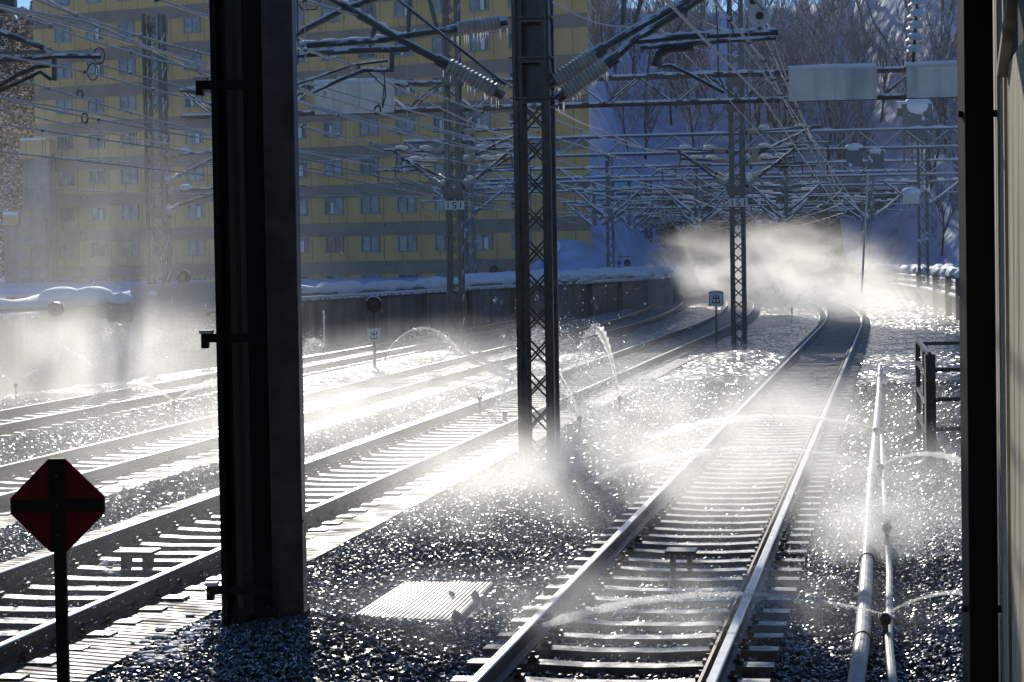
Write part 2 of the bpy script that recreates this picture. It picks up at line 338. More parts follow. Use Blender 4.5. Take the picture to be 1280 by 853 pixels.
def make_stones(d0, d1, dens, smin, smax, base, faces, name):
    area = []; n = int((d1-d0)*(d0+d1)/2*2*.262*dens)
    Y = d0+(d1-d0)*rng.random(n*1); w_ = .262*Y; keep = rng.random(n) < w_/(.262*d1); Y = Y[keep]
    X = (rng.random(len(Y))*2-1)*.262*Y
    u = X-SL*Y
    z = gz(X, Y)
    dt = inside_track(u)
    matted = (np.abs(u+7.11) < 1.5) | (np.abs(u+11.29) < 1.5) 
    k = ~(matted & (rng.random(len(u)) > .04)) & (u > -21.5)
    X, Y, u, z, dt = X[k], Y[k], u[k], z[k], dt[k]
    s = rng.uniform(smin, smax, len(X))*(1+.5*(rng.random(len(X)) < .06))
    z = z+s*rng.uniform(-.2, .55, len(X)); z = np.where(dt < 1.15, np.minimum(z, .004-s*.6), z)
    # nothing lies on the plate in the foreground
    pc = gnd(532, 757); kk = ~((np.abs(X-pc.x) < .42) & (np.abs(Y-pc.y) < .75)); X, Y, z, s = X[kk], Y[kk], z[kk], s[kk]
    o = scatter(np.stack([X, Y, z], 1), s, base, faces, M['stone'], name)
    return tag(o, kind='stuff')
tag(make_stones(12.5, 27, 800, .014, .032, ICO, ICF, 'ballast_gravel'), 'dark wet ballast stones glittering in the low sun around the near tracks')
tag(make_stones(27, 50, 300, .024, .046, OCT, OCF, 'ballast_gravel'), 'dark wet ballast stones further along between the tracks')

# ---- hillside
def uwall(d): return np.interp(d, [40, 50, 77, 102, 125, 141, 190], [-22.8, -22.3, -20.1, -17.8, -14.0, -11.4, -9.5])
def hill_z(X, Y):
    u = X-SL*Y+np.where(Y > 85, .00078*(Y-85)**2, 0)
    start = 190-36*smooth(-9.2, -17, u)-42*smooth(6.2, 17, u)
    start = np.where(u < -12, start+60*smooth(4, -9, X), start)
    z0 = 1.75+4.75*smooth(-13, -9.5, u)*smooth(14, 6.5, u)
    cr = 29.5+1.5*wob(X, Y*0, .05, 2)+.3*wob(X, Y, .2)
    z0 = 1.75+(z0-1.75)*smooth(start-5, start, Y)
    h = z0+np.clip(Y-start-2, 0, None)*.5+smooth(0, 8, Y-start)*.7*wob(X, Y, .14, 1)
    h = np.where(h > cr, cr-.12*np.clip(Y-start-(cr-z0)/.47, 0, 60), h)
    return h, start
hx = np.arange(-130, 170, 1.5); hy = np.concatenate([np.arange(90, 240, 1.2), np.arange(240, 420, 12)])
HX, HY = np.meshgrid(hx, hy); HZ, ST = hill_z(HX, HY)
U_ = HX-SL*HY+np.where(HY > 85, .00078*(HY-85)**2, 0)
corr = (U_ > uwall(HY)-.3) & (U_ < 3.6)
HZ = np.where(corr & (HY < 190), -1.5, HZ)
nx, ny = len(hx), len(hy); V = np.stack([HX.ravel(), HY.ravel(), HZ.ravel()], 1)
ii = (np.arange(ny-1)[:, None]*nx+np.arange(nx-1)[None, :]).ravel()
zz = HZ.ravel(); cc = corr.ravel() & (HY.ravel() < 190)
ok = ~(cc[ii] | cc[ii+1] | cc[ii+nx] | cc[ii+nx+1]); ii = ii[ok]
Fq = np.concatenate([np.stack([ii, ii+1, ii+nx+1], 1), np.stack([ii, ii+nx+1, ii+nx], 1)])
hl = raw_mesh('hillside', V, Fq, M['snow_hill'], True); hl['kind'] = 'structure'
def hz(x, y):
    a, _ = hill_z(np.array([x]), np.array([y])); return float(a[0])

# ================================================================ TRACKS
SP = .6
def rail_profile():
    return [(-.064, 0), (.064, 0), (.064, .012), (.012, .03), (.010, .105), (.034, .118), (.034, .145), (.026, .153), (-.026, .153), (-.034, .145), (-.034, .118), (-.010, .105), (-.012, .03), (-.064, .012)]
def sleeper_mb():
    mb = MB(); st = [(-1.07, .035), (-.9, .035), (-.55, .033), (-.25, .018), (.25, .018), (.55, .033), (.9, .035), (1.07, .035)]
    vs = []
    for x, z in st: vs += [(x, -.13, -.12), (x, -.095, z), (x, .095, z), (x, .13, -.12)]
    fs = []
    for i in range(len(st)-1):
        for k in range(4): fs.append((i*4+k, i*4+(k+1) % 4, i*4+4+(k+1) % 4, i*4+4+k))
    e = (len(st)-1)*4; fs += [(3, 2, 1, 0), (e, e+1, e+2, e+3)]
    mb._add(vs, fs); return mb
def clip_mb(mb):
    for s in (-.7175, .7175):
        for k in (-.105, .105):
            mb.box((s+k, 0, .052), (.07, .09, .03)); mb.tube([(s+k*.8, -.035, .06), (s+k*1.1, 0, .095), (s+k*.8, .035, .06)], .011, 6); mb.tube([(s+k, 0, .06), (s+k, 0, .105)], .014, 6)
    return mb
sl_me = clip_me = None
tl = ['nearest track, running clear to the right of the lattice mast', 'second track from the platform, just left of the lattice mast, sleepers glaring white',
      'third track, between the ribbed mats and the round signal lamp', 'farthest track, lost in drifting spray below the left retaining wall']
for ti, uc in enumerate(TRACK_U):
    root = thing('railway_track', yd(uc, 13, 0), tl[ti], 'railway track', 'parallel tracks of the yard')
    for s in (-1, 1):
        ds = np.concatenate([np.arange(3, 85, 6), np.arange(85, [188, 188, 140, 108][ti], 5)]); pr = rail_profile(); mb = MB(); vs = []
        for d in ds:
            c = yd(uc, d)+N*s*.7515
            for x, z in pr: vs.append(c+N*x+Vector((0, 0, z+.04)))
        n_ = len(pr); fs = []; mi = []
        for i in range(len(ds)-1):
            for k in range(n_): fs.append((i*n_+k, i*n_+(k+1) % n_, (i+1)*n_+(k+1) % n_, (i+1)*n_+k)); mi.append(1 if k in (6, 7, 8) else 0)
        mb._add(vs, fs); mb.mi = mi; mb.build('rail', [M['rail'], M['railtop']], root)
    if ti == 0:                                   # guard rail inside the right-hand rail
        mb = MB(); mb.bar(yd(uc, 3)+N*.65+Vector((0, 0, .10)), yd(uc, 85)+N*.65+Vector((0, 0, .10)), .02, .07); mb.build('guard_rail', M['rail'], root)
    start = [12.6, 12.6, 16, 24][ti]; rest = MB()
    k = 0; d = start+random.random()*.3
    while d < [186, 186, 135, 103][ti]:
        p = yd(uc, d); jitter = random.uniform(-.012, .012)
        if k < 100:
            if sl_me is None:
                b_ = sleeper_mb(); o = b_.build('sleeper', [M['sleeper'], M['rail']], None); sl_me = o.data
                b_ = sleeper_mb(); b_.cur = 1; clip_mb(b_); o2 = b_.build('sleeper', [M['sleeper'], M['rail']], None); clip_me = o2.data
                bpy.data.objects.remove(o); bpy.data.objects.remove(o2)
            o = bpy.data.objects.new('sleeper', clip_me if d < 40 else sl_me); COL.objects.link(o); o.parent = root; o.location = p-Vector(root['_o'])+Vector((0, 0, random.uniform(-.006, .004))); o.rotation_euler = (0, random.uniform(-.006, .006), YAW+jitter)
        else: rest.box(p+Vector((0, 0, -.045)), (2.14, .2, .15), YAW)
        d += SP; k += 1
    o = rest.build('sleeper', M['sleeper'], root); o['kind'] = 'stuff'
    if ti in (1, 2):
        for (a, b) in ((-.64, .64), (-1.5, -.86), (.86, 1.5)):
            mb = MB()
            for j in range(44):                    # mats laid end to end
                d0 = 11+j*1.2; wv = random.uniform(-.02, .02)
                q = [yd(uc, d0)+N*(a+wv), yd(uc, d0)+N*(b+wv), yd(uc, d0+1.17)+N*(b+wv), yd(uc, d0+1.17)+N*(a+wv)]
                mb.prism([p+Vector((0, 0, -.012-.04*(abs(a) < .8))) for p in q], (0, 0, .028))
            tag(mb.build('ribbed_mat', M['mat'], root), 'wet finely ribbed mat strip covering the ballast')

def wire(pts, r=.014, sag=0, n=14): 
    out = []
    for a, b in zip(pts[:-1], pts[1:]):
        a, b = Vector(a), Vector(b)
        for i in range(n):
            t = i/n; p = a.lerp(b, t); p.z -= 4*sag*t*(1-t); out.append(p)
    out.append(Vector(pts[-1])); return out
# ================================================================ LATTICE MASTS
DY = T
def lattice_mast(u, d, z0, z1, wd, label, mt, name='catenary_mast', group='lattice catenary masts', solid_from=None, plate=False, pitch=.42, th=.07, cat='mast', pos=None):
    c = Vector(pos) if pos else yd(u, d)
    c.z = z0; root = thing(name, c, label, cat, group); h = wd/2
    top = solid_from or z1
    for sx in (-1, 1):
        mb = MB()
        for sy in (-1, 1):
            p = c+N*sx*h+T*sy*h; mb.bar(p, p+Vector((0, 0, z1-z0)), th, th, up=T)
            mb.bar(p-T*sy*th*.3-N*sx*th*.8, p-T*sy*th*.3-N*sx*th*.8+Vector((0, 0, z1-z0)), th*.9, th*.15, up=T)
        mb.build('leg', mt, root)
    mb = MB(); n = max(1, int((top-z0)/pitch)); st = (top-z0)/n
    for k in range(n):
        a, b = k*st, (k+1)*st
        for sy in (-1, 1):
            q = c+T*sy*(h+.012*sy)
            mb.bar(q-N*h+Vector((0, 0, a)), q+N*h+Vector((0, 0, b)), th*.36, .012, up=T); mb.bar(q+N*h+T*.014*sy+Vector((0, 0, a)), q-N*h+T*.014*sy+Vector((0, 0, b)), th*.36, .012, up=T)
        for sx in (-1, 1):
            q = c+N*sx*(h+.012*sx)
            mb.bar(q+T*h*(1 if k % 2 else -1)+Vector((0, 0, a)), q-T*h*(1 if k % 2 else -1)+Vector((0, 0, b)), .012, th*.36, up=N)
    mb.build('lacing', mt, root)
    if solid_from:
        mb = MB()
        for sx in (-1, 1): mb.box(c+N*sx*h*.98+Vector((0, 0, (solid_from+z1)/2-z0)), (.03, wd*1.5, z1-solid_from), YAW)
        mb.box(c+T*.05+Vector((0, 0, (solid_from+z1)/2-z0)), (wd*.95, .05, z1-solid_from), YAW)
        for z in np.arange(solid_from, z1, .55): mb.box(c-T*h*.9+Vector((0, 0, z-z0)), (wd*1.1, .02, .09), YAW); mb.box(c+Vector((0, 0, z-z0+.02)), (wd*1.35, wd*1.3, .025), YAW)
        mb.build('gusset_box', mt, root)
    return root

def insulator(a, b, r, parent, n=10, material='porcelain'):
    a, b = Vector(a), Vector(b); d = b-a; L = d.length; pts = []; rr = []; ends = .13
    k = n
    for i in range(k):
        t0 = ends+(1-2*ends)*i/k; st = (1-2*ends)/k
        pts += [a+d*t0, a+d*(t0+st*.45), a+d*(t0+st*.62), a+d*(t0+st*.99)]; rr += [r*.72, r, r, r*.72]
    pts = [a+d*ends*.9]+pts+[a+d*(1-ends*.95)]; rr = [r*.5]+rr+[r*.5]
    mb = MB(); mb.cur = 0; mb.tube(pts, rr, 14); mb.cur = 1; mb.tube([a, a+d*ends], r*.62, 10); mb.tube([b, b-d*ends], r*.62, 10)
    return mb.build('insulator', [M[material], M['steel_snow']], parent)

def icicles(mb, a, b, n, lmin=.03, lmax=.12):
    a, b = Vector(a), Vector(b)
    for i in range(n):
        p = a.lerp(b, random.random()); l = random.uniform(lmin, lmax); mb.tube([p, p-Vector((0, 0, l))], [.006, .001], 5, False)

# --- mast nearest the camera, at the middle of the picture
D1 = 31.3
mid = lattice_mast(-4.9, D1, -.03, 9.5, .44, 'dark lattice catenary mast standing alone in the middle, nearest of the masts', M['steel_dark'], solid_from=5.05, pitch=.45, th=.072)
def arm_snow(P, r, parent):
    sn = MB(); pts = wire(P, n=14); rr = [max(.004, r*.62*(.75+.5*math.sin(i*1.7+P[0].x*9)+random.uniform(-.2, .2))) for i in range(len(pts))]
    sn.tube([p+Vector((0, 0, r*.8)) for p in pts], rr, 7); sn.build('snow_ridge', M['snow'], parent, smooth=True)
def arm(root, pts, r, ins=None, ir=.12, n=9, D=D1, material='steel_snow', ice=True):
    """a bracket tube through picture points at the mast's own distance, root of the tube on an insulator"""
    P = [at(x, y, D+dd) for (x, y, dd) in [(p+(0,))[:3] for p in pts]]
    if ins is None:
        mb = MB(); mb.tube(P, r, 10); 
        if ice: icicles(mb, P[0]-Vector((0, 0, r)), P[-1]-Vector((0, 0, r)), int((P[-1]-P[0]).length*6))
        o = mb.build('bracket_arm', M[material], root)
        if ice: arm_snow(P, r, o)
        return o
    a, b = at(ins[0], ins[1], D), at(ins[2], ins[3], D)
    mb = MB(); mb.tube([b.lerp(a, .05)]+P[0:], r, 10)
    mb.tube([b.lerp(a, -.05), b.lerp(a, .12)], r*1.5, 10)
    o = mb.build('bracket_arm', M[material], root)
    if ice: arm_snow(P, r, o)
    insulator(a, b, ir, o, n); 
    mb = MB(); icicles(mb, a-Vector((0, 0, ir)), b-Vector((0, 0, ir)), 16, .05, .16); mb.build('icicle', M['water'], o)['kind'] = 'stuff'
    return o
arm(mid, [(500, 50), (440, 13), (395, -15)], .058, (630, 120, 550, 76), .115, 12)
arm(mid, [(520, 43), (480, 50), (366, 58)], .05, (634, 26, 562, 38), .105, 11)
arm(mid, [(364, 46), (430, 12), (480, -6)], .045)
arm(mid, [(330, 74), (366, 70), (430, 64), (512, 61)], .05)
arm(mid, [(365, 20, 1), (330, 70, 1)], .02, ice=False)
arm(mid, [(480, -14, -.2), (632, 106, -.2)], .022)
arm(mid, [(512, -10), (510, 46)], .032, ice=False); arm(mid, [(535, -8), (546, 36)], .03, ice=False); arm(mid, [(470, 26), (463, 60)], .035, ice=False)
arm(mid, [(795, 35), (870, -4)], .062, (683, 108, 752, 62), .12, 12)
arm(mid, [(790, 52), (885, -8)], .062, (696, 124, 766, 74), .12, 12)
arm(mid, [(788, 52), (850, 46), (925, 42), (972, 40)], .05); arm(mid, [(800, 60), (860, 54), (925, 50), (970, 47)], .035)
arm(mid, [(778, 32), (781, -5)], .035, ice=False); arm(mid, [(793, 30), (803, -5)], .03, ice=False)
arm(mid, [(820, 40), (836, 14), (870, -5)], .02, ice=False); arm(mid, [(846, 40), (860, 12)], .018, ice=False)
# registration drop brackets with steady arms
mb = MB(); P = lambda *q: [at(x, y, D1) for x, y in q]
mb.bar(at(490, 62, D1), at(490, 91, D1), .1, .06); mb.build('drop_bracket', M['steel_dark'], mid)
arm(mid, [(487, 88), (455, 88), (425, 100), (390, 116)], .028); arm(mid, [(485, 76), (440, 82), (370, 106)], .02)
mb = MB(); mb.tube(P((866, 58), (835, 61), (824, 68), (820, 84)), [.07, .065, .06, .085], 10); mb.build('drop_bracket', M['steel_dark'], mid)
arm(mid, [(822, 84), (838, 82), (860, 92), (905, 116)], .026)

def number_plate(c, parent):
    """151 on a pale plate, facing the camera; c = centre"""
    w_, h_ = .62, .27; base = MB().box(c, (w_, .02, h_), YAW*0).build('number_plate', M['white'], parent)
    mb = MB(); e = Vector((0, -.013, 0)); t = .035
    for x in (-.2, .2): mb.box(c+e+Vector((x, 0, 0)), (t, .004, .19))
    mb.box(c+e+Vector((0, 0, .085)), (.12, .004, t*.8)); mb.box(c+e+Vector((0, 0, .0)), (.12, .004, t*.8)); mb.box(c+e+Vector((0, 0, -.085)), (.12, .004, t*.8))
    mb.box(c+e+Vector((-.045, -.001, .045)), (t, .004, .09)); mb.box(c+e+Vector((.045, -.001, -.045)), (t, .004, .09))
    mb.build('lettering', M['black'], base)

def bracket(root, c, side, reach=2.1, zl=5.15, zt=6.4, r=.045, mt='steel_snow', steady=True, fine=True, dz=0):
    """hinged cantilever: insulated top tube, insulated diagonal, registration tube and steady arm"""
    zl += dz; zt += dz
    def q(x, z, y=0): return c+N*(side*x)+T*y+Vector((0, 0, z-c.z))
    mb = MB(); x0 = .28
    mb.tube([q(x0+.5, zt-.05), q(reach, zt+.03), q(reach+.15, zt+.03)], r, 8)
    mb.tube([q(x0+.45, zl+.33), q(reach-.15, zt)], r*1.15, 8)
    mb.tube([q(reach*.52, zl+.62), q(reach+.45, zl+.62)], r*.75, 8)
    mb.tube([q(reach*.9, zl+.62), q(reach*.86, zt-.05)], r*.5, 6)
    if steady: mb.tube([q(reach+.35, zl+.60), q(reach+.33, zl+.25)], r*.6, 6); mb.tube([q(reach+.33, zl+.28), q(reach-.1, zl+.22), q(reach-.5, zl+.02)], r*.4, 6)
    o = mb.build('bracket_arm', M[mt], root)
    if fine:
        insulator(q(x0, zt-.08), q(x0+.52, zt-.05), .1, o, 7); insulator(q(x0, zl), q(x0+.47, zl+.35), .1, o, 7)
    else:
        m2 = MB(); m2.tube([q(x0, zt-.08), q(x0+.52, zt-.05)], .085, 7); m2.tube([q(x0, zl), q(x0+.47, zl+.35)], .085, 7); m2.build('insulator', M['steel_far'], o)
    s = MB(); s.ball(q(.9, zt+.06), .13, (1.6, 1, .6), 8, 5); s.ball(q(reach*.8, zt+.09), .1, (2.2, 1, .6), 8, 5); s.ball(q(.35, zl+.2), .12, (1, 1, .8), 8, 5); s.build('snow_lump', M['snow'], o)['kind'] = 'stuff'
    return o
# --- second portal row (73 m)
D2 = 74.0
for (u, d, lab) in ((-5.0, D2, 'snow-dusted lattice mast with plate 151 standing right of centre by the square track sign'),
                    (-13.75, D2-2.5, 'snow-dusted lattice mast with plate 151 left of the central mast, behind the round signal lamp')):
    r_ = lattice_mast(u, d, -.03, 12.5, .42, lab, M['steel_snow'], solid_from=None, pitch=.37, th=.075)
    c = yd(u, d); 
    mb = MB()
    for sx in (-1, 1): mb.box(c+N*sx*.16+Vector((0, 0, 5.95)), (.13, .5, 1.9), YAW)
    mb.box(c+Vector((0, 0, 5.0)), (.6, .62, .3), YAW)
    mb.build('gusset_box', M['steel_snow'], r_)
    for z in (7.72, 8.55): MB().box(c+Vector((0, 0, z)), (.6, .62, .3), YAW).build('gusset_box', M['steel_snow'], r_)
    number_plate(c-Vector((0, .3, 0))+Vector((0, 0, 4.62)), r_)
    for s in (-1, 1): bracket(r_, c, s); bracket(r_, c+T*.9, s, 1.75, 5.3, 6.1)
    bracket(r_, c, 1, 2.6, 5.9, 7.0); 

def gantry(d, u0, u1, zb, zt, label, mt, boards=(), posts=(), r=.075, skip=0):
    a = yd(u0, d); ln = (u1-u0)
    def q(x, z, y=0): return a+N*x+T*y+Vector((0, 0, z))
    root = thing('gantry_beam', q(ln/2, 0), label, 'gantry', 'truss gantry beams across the tracks')
    for z in (zb, zt):
        mb = MB()
        for y in (-.3, .3): mb.tube([q(0, z, y), q(ln/2, z+.02, y), q(ln, z, y)], r, 8)
        mb.build('chord', M[mt], root)
    mb = MB(); p = (zt-zb)*1.25; n = int(ln/p); st = ln/n
    for k in range(n):
        for y in (-.3, .3):
            x0, x1 = k*st, (k+1)*st; zz = (zb, zt) if k % 2 else (zt, zb)
            mb.tube([q(x0, zz[0], y), q(x1, zz[1], y)], r*.5, 6)
        mb.tube([q(k*st, zt, -.3), q(k*st, zt, .3)], r*.4, 5)
    mb.build('web', M[mt], root)
    for (x0, x1) in boards:
        b = MB(); c = q((x0+x1)/2, (zb+zt)/2-.02, -.42); b.box(c, (x1-x0, .05, zt-zb+.12), YAW); o = b.build('blank_board', M['sign_panel'], root)
        s = MB(); s.tube([q(x0, zt+.1, -.4), q((x0+x1)/2, zt+.12, -.4), q(x1, zt+.1, -.4)], .09, 8); s.build('snow_cap', M['snow'], o)
    s = MB(); x = 0
    while x < ln:
        l = random.uniform(.5, 1.6); 
        if random.random() < .6: s.tube([q(x, zt+r*.7, -.3), q(x+l*.5, zt+r*.7+.03, -.3), q(min(ln, x+l), zt+r*.7, -.3)], [r*.4, r*.85, r*.4], 7)
        x += l
    s.build('snow_ridge', M['snow'], root)
    return root
gantry(D2, -23, 9, 7.72, 8.55, 'nearest truss gantry beam, carrying large blank pale boards', 'steel_snow', boards=((4.5, 7.1), (19.6, 22.3), (23.2, 26.0), (26.06, 28.5)))
rows = [(116, 'second truss gantry beam, crossing behind the mast marked 151'), (137, 'light truss gantry beam between the second gantry and the third'), (158, 'third truss gantry beam further back over the tracks'), (184, 'last truss gantry beam just before the tunnel mouth')]
zt_ = [(8.1, 9.0), (7.5, 8.3), (7.6, 8.5), (6.9, 7.7)]
for (d, lab), (zb, zt) in zip(rows, zt_):
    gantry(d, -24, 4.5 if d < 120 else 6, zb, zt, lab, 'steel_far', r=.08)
    for k, (u, w_) in enumerate((({116: -20.8, 137: -18, 158: -15.4, 184: -12.0}[d], .45), (-13.7, 0), (-9.2, 0), (-4.6, 0), (2.4, .5))):
        c = yd(u, d)
        if w_ and d == 137: w_ = 0; u = u+(2.2 if u < 0 else -1.4); c = yd(u, d); k = 4 if u > -5 else 0
        if w_:
            side = 'left' if u < 0 else 'right'
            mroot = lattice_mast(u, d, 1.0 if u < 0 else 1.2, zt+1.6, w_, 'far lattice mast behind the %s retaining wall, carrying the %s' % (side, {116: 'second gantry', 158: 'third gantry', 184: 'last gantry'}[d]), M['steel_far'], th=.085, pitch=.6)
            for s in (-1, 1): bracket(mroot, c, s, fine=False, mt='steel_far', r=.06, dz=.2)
        else:
            root = thing('drop_post', (c.x, c.y, zb), 'snowy hanging post under the %s, the %s one from the left' % ({116: 'second gantry', 137: 'light gantry', 158: 'third gantry', 184: 'last gantry'}[d], (['first', 'second', 'third', 'fourth', 'fifth'] if d == 137 else ['', 'first', 'second', 'third', ''])[k]), 'hanging post', 'hanging posts with bracket arms')
            MB().bar(c+Vector((0, 0, 4.9)), c+Vector((0, 0, zb+.1)), .22, .22, up=T).build('post', M['steel_far'], root)
            for s in (-1, 1):
                bracket(root, c, s, 1.9, mt='steel_far', fine=False, r=.06, dz=random.uniform(-.15, .15)); 
                if random.random() < .7: bracket(root, c+T*1.2, s, 1.5, mt='steel_far', fine=False, r=.05, dz=random.uniform(-.5, -.1))
# leftmost mast of the near gantry and its foot
lm = lattice_mast(-22.3, 69, 1.2, 10.5, .52, 'misty lattice mast at far left beside the yellow apartment block', M['steel_snow'], pitch=.5)
for s in (1,): bracket(lm, yd(-22.3, 69), s, 2.4, 5.3, 6.3); bracket(lm, yd(-22.3, 69), s, 2.6, 4.4, 5.2)
c = yd(-21.2, 62); MB().box((c.x, c.y, .9), (.95, 1.0, 1.9), YAW).build('base_block', M['concrete_light'], lm)

# ================================================================ OVERHEAD WIRES
names = ['nearest track', 'second track', 'third track', 'farthest track']
for ti, uc in enumerate(TRACK_U):
    supports = [-10, D1, 73, 116, 158, 184][:[6, 6, 5, 4][ti]]
    root = thing('overhead_line', yd(uc, D1, 5.0), 'snow-flecked overhead wires with droppers strung above the %s' % names[ti], 'overhead wire', 'overhead contact lines')
    off = [(.2 if i % 2 else -.2) for i in range(len(supports))]
    zc, zm, za = 5.0, 6.25, 5.55
    cpts = [yd(uc+off[i]*(-1)**ti, d, zc) for i, d in enumerate(supports)]
    mpts = [yd(uc+off[i]*(-1)**ti, d, zm) for i, d in enumerate(supports)]
    apts = [yd(uc+off[i]*(-1)**ti, d, za) for i, d in enumerate(supports)]
    cw, mw, aw = wire(cpts, sag=.02), wire(mpts, sag=.42), wire(apts, sag=.09)
    MB().tube(cw, .014, 6).build('contact_wire', M['wire'], root)
    MB().tube(mw, .019, 6).build('messenger_wire', M['wire'], root)
    MB().tube(aw, .016, 6).build('auxiliary_wire', M['wire'], root)
    mb = MB(); sb = MB()
    for i in range(2, len(cw), 1):
        if cw[i].y > 10:
            mb.tube([cw[i], aw[i]], .006, 5); sb.ball(aw[i]+Vector((0, 0, .0)), .035, n=6, m_=4)
            if i % 2: mb.tube([aw[i], mw[i]], .006, 5); sb.ball(mw[i], .04, n=6, m_=4)
    o = mb.build('dropper', M['wire'], root); o['kind'] = 'stuff'
    o = sb.build('wire_clamp', M['steel_snow'], root); o['kind'] = 'stuff'
# free feeders on the left and across
def loose(name, pts, r, label, sag=.1, beads=0, group='loose cables between the masts', material='wire'):
    p = wire([at(*q) for q in pts], sag=sag); mb = MB(); mb.tube(p, r*1.15, 6)
    for i in range(beads): mb.ball(p[(i*5+3) % len(p)], r*2.6, n=6, m_=4)
    return tag(mb.build(name, M[material], origin=p[0]), label, 'cable', group)
loose('feeder_cable', [(40, -2, 36), (258, 68, 44), (640, 170, 74)], .02, 'thick snowy feeder cable running from the upper left corner past the big column', .06, 3)
loose('feeder_cable', [(-10, 6, 33), (260, 90, 44), (560, 180, 72)], .018, 'beaded feeder cable starting at the top left edge of the picture', .08, 4)
loose('feeder_cable', [(-10, 190, 66), (265, 208, 72), (560, 190, 72)], .02, 'low snowy cable crossing the yellow block at mid height', .05, 3)
loose('feeder_cable', [(-10, 232, 68), (265, 243, 72), (640, 245, 90)], .016, 'lowest snowy cable in front of the yellow block', .05, 2)
loose('feeder_cable', [(690, 134, 31.3), (752, 162, 50), (820, 190, 74)], .014, 'thin cable leaving the central mast towards the mast marked 151', .05, 0)
loose('feeder_cable', [(690, 3, 31.3), (780, 33, 50), (925, 70, 74)], .012, 'thin cable from the top of the central mast over the hillside', .1, 0)
for k, (q, lab) in enumerate((([(55, -2, 38), (262, 96, 50), (640, 196, 78)], 'thin snowy cable running just under the thick feeder past the big column'),
        ([(-10, 38, 40), (262, 118, 52), (480, 190, 74)], 'upper of the two cables crossing the grey annex top'), ([(-10, 88, 44), (265, 168, 56), (560, 240, 74)], 'beaded cable crossing the middle windows of the yellow block'),
        ([(-10, 134, 52), (265, 190, 62), (640, 262, 90)], 'cable passing in front of the misty far left mast at its middle'), ([(370, 45, 40), (450, 85, 48), (640, 176, 70)], 'snow-beaded cable leaving the big column under the left bracket arms'),
        ([(370, 108, 50), (470, 140, 60), (640, 188, 78)], 'cable running across the left blank board'))):
    loose('feeder_cable', q, .017, lab, .05, [3, 2, 6, 2, 10, 6][k])
loose('stay_wire', [(826, -6, 31.3), (884, 30, 31.8), (926, 50, 32)], .02, 'snowy curved stay tube falling from the top edge to the double arm', 0, 0)
loose('stay_wire', [(926, 50, 32), (985, 130, 45), (1080, 270, 115)], .014, 'snow-crusted wire dropping from the double arm to the tunnel', .05, 6)
loose('stay_wire', [(790, 0, 31.3), (905, 118, 45), (1010, 235, 100)], .010, 'long diagonal wire crossing behind the double arm', 0, 3)
loose('stay_wire', [(955, 45, 32), (985, 110, 45), (1025, 195, 74)], .012, 'beaded diagonal wire right of the mast marked 151', 0, 5)
loose('stay_wire', [(1085, 215, 116), (1077, 366, 116)], .05, 'upright pale stay rod in front of the tunnel mouth', 0, 0)
for k, (x, y, dd, s) in enumerate(((100, 118, 50, 5), (106, 148, 50, 5), (472, 138, 50, 5), (124, 70, 40, 9), (116, 90, 40, 9))):
    mb = MB(); c = at(x, y, dd); rr = s*dd/F; a = random.uniform(.8, 1.3)
    mb.tube([c+Vector((cos(t)*rr*.75, 0, sin(t)*rr*a)) for t in np.linspace(0, 2*pi, 16)], .012 if s > 6 else .022, 6)
    tag(mb.build('cable_loop', M['steel_dark'], origin=c), ['small coil clipped to the upper left wire', 'small coil clipped to the lower left wire', 'small coil hanging left of the central mast before a blank board', 'long thin slack loop hanging from the left feeder cables', 'lower slack loop hanging from the left feeder cables'][k], 'cable loop', 'coils and slack loops on the wires')

# bracket reaching in at the upper left corner
root = thing('cantilever_bracket', at(0, 68, 36), 'dark snowy bracket arm reaching in at the upper left edge', 'bracket')
def pa(D, *q): return [at(x, y, D) for x, y in q]
mb = MB(); mb.tube(pa(36, (-40, 76), (30, 74), (70, 70), (126, 70)), .045, 8); mb.build('arm', M['steel_snow'], root)
mb = MB(); mb.tube(pa(36, (-30, 27), (0, 40), (55, 60)), .05, 8); mb.bar(at(-40, 68, 36), at(57, 65, 36), .06, .06); mb.build('arm', M['steel_snow'], root)
mb = MB(); mb.bar(at(68, 74, 36), at(68, 101, 36), .11, .06); mb.tube(pa(36, (-20, 120), (25, 92), (45, 84), (62, 82)), .035, 8); mb.tube(pa(36, (-10, 118), (30, 100), (50, 90), (64, 100)), .03, 8); mb.build('drop_bracket', M['steel_dark'], root)
mb = MB(); mb.box(at(4, 6, 36), (.4, .2, .3)); mb.build('clamp_box', M['steel_dark'], root)
# hanging insulator strings
def string(x, y, D, n, r, label, step=.11, tilt=(0, 0)):
    c = at(x, y, D); root = thing('insulator_string', c, label, 'insulator'); 
    MB().tube([c+Vector((0, 0, .1)), c-Vector((0, 0, step*n))+Vector((tilt[0]*n, 0, 0))], .02, 8).build('pin', M['steel_dark'], root)
    for k in range(n):
        p = c-Vector((0, 0, step*k))+Vector((tilt[0]*k, 0, 0)); mb = MB(); mb.tube([p+Vector((0, 0, .05)), p+Vector((0, 0, .02)), p-Vector((0, 0, .025)), p-Vector((0, 0, .03))], [.03, r*.6, r, r*.4], 14)
        d_ = mb.build('disc', M['porcelain_white'], root); s = MB(); s.ball(p+Vector((0, 0, .035)), r*.75, (1.1, 1, .45), 8, 5); s.build('snow_cap', M['snow'], d_)
    return root
string(1147, 4, 28, 5, .12, 'string of snow-capped insulator discs hanging at upper right', .145, (-.012, 0))
loose('jumper_cable', [(1080, -8, 28), (1092, 28, 28), (1112, 58, 28), (1138, 66, 28)], .012, 'dark slack cable curving to the upper right insulator string', 0)
root = thing('insulator_pair', at(948, 20, 31.3), 'two round pale insulator discs at the top above the double arm', 'insulator')
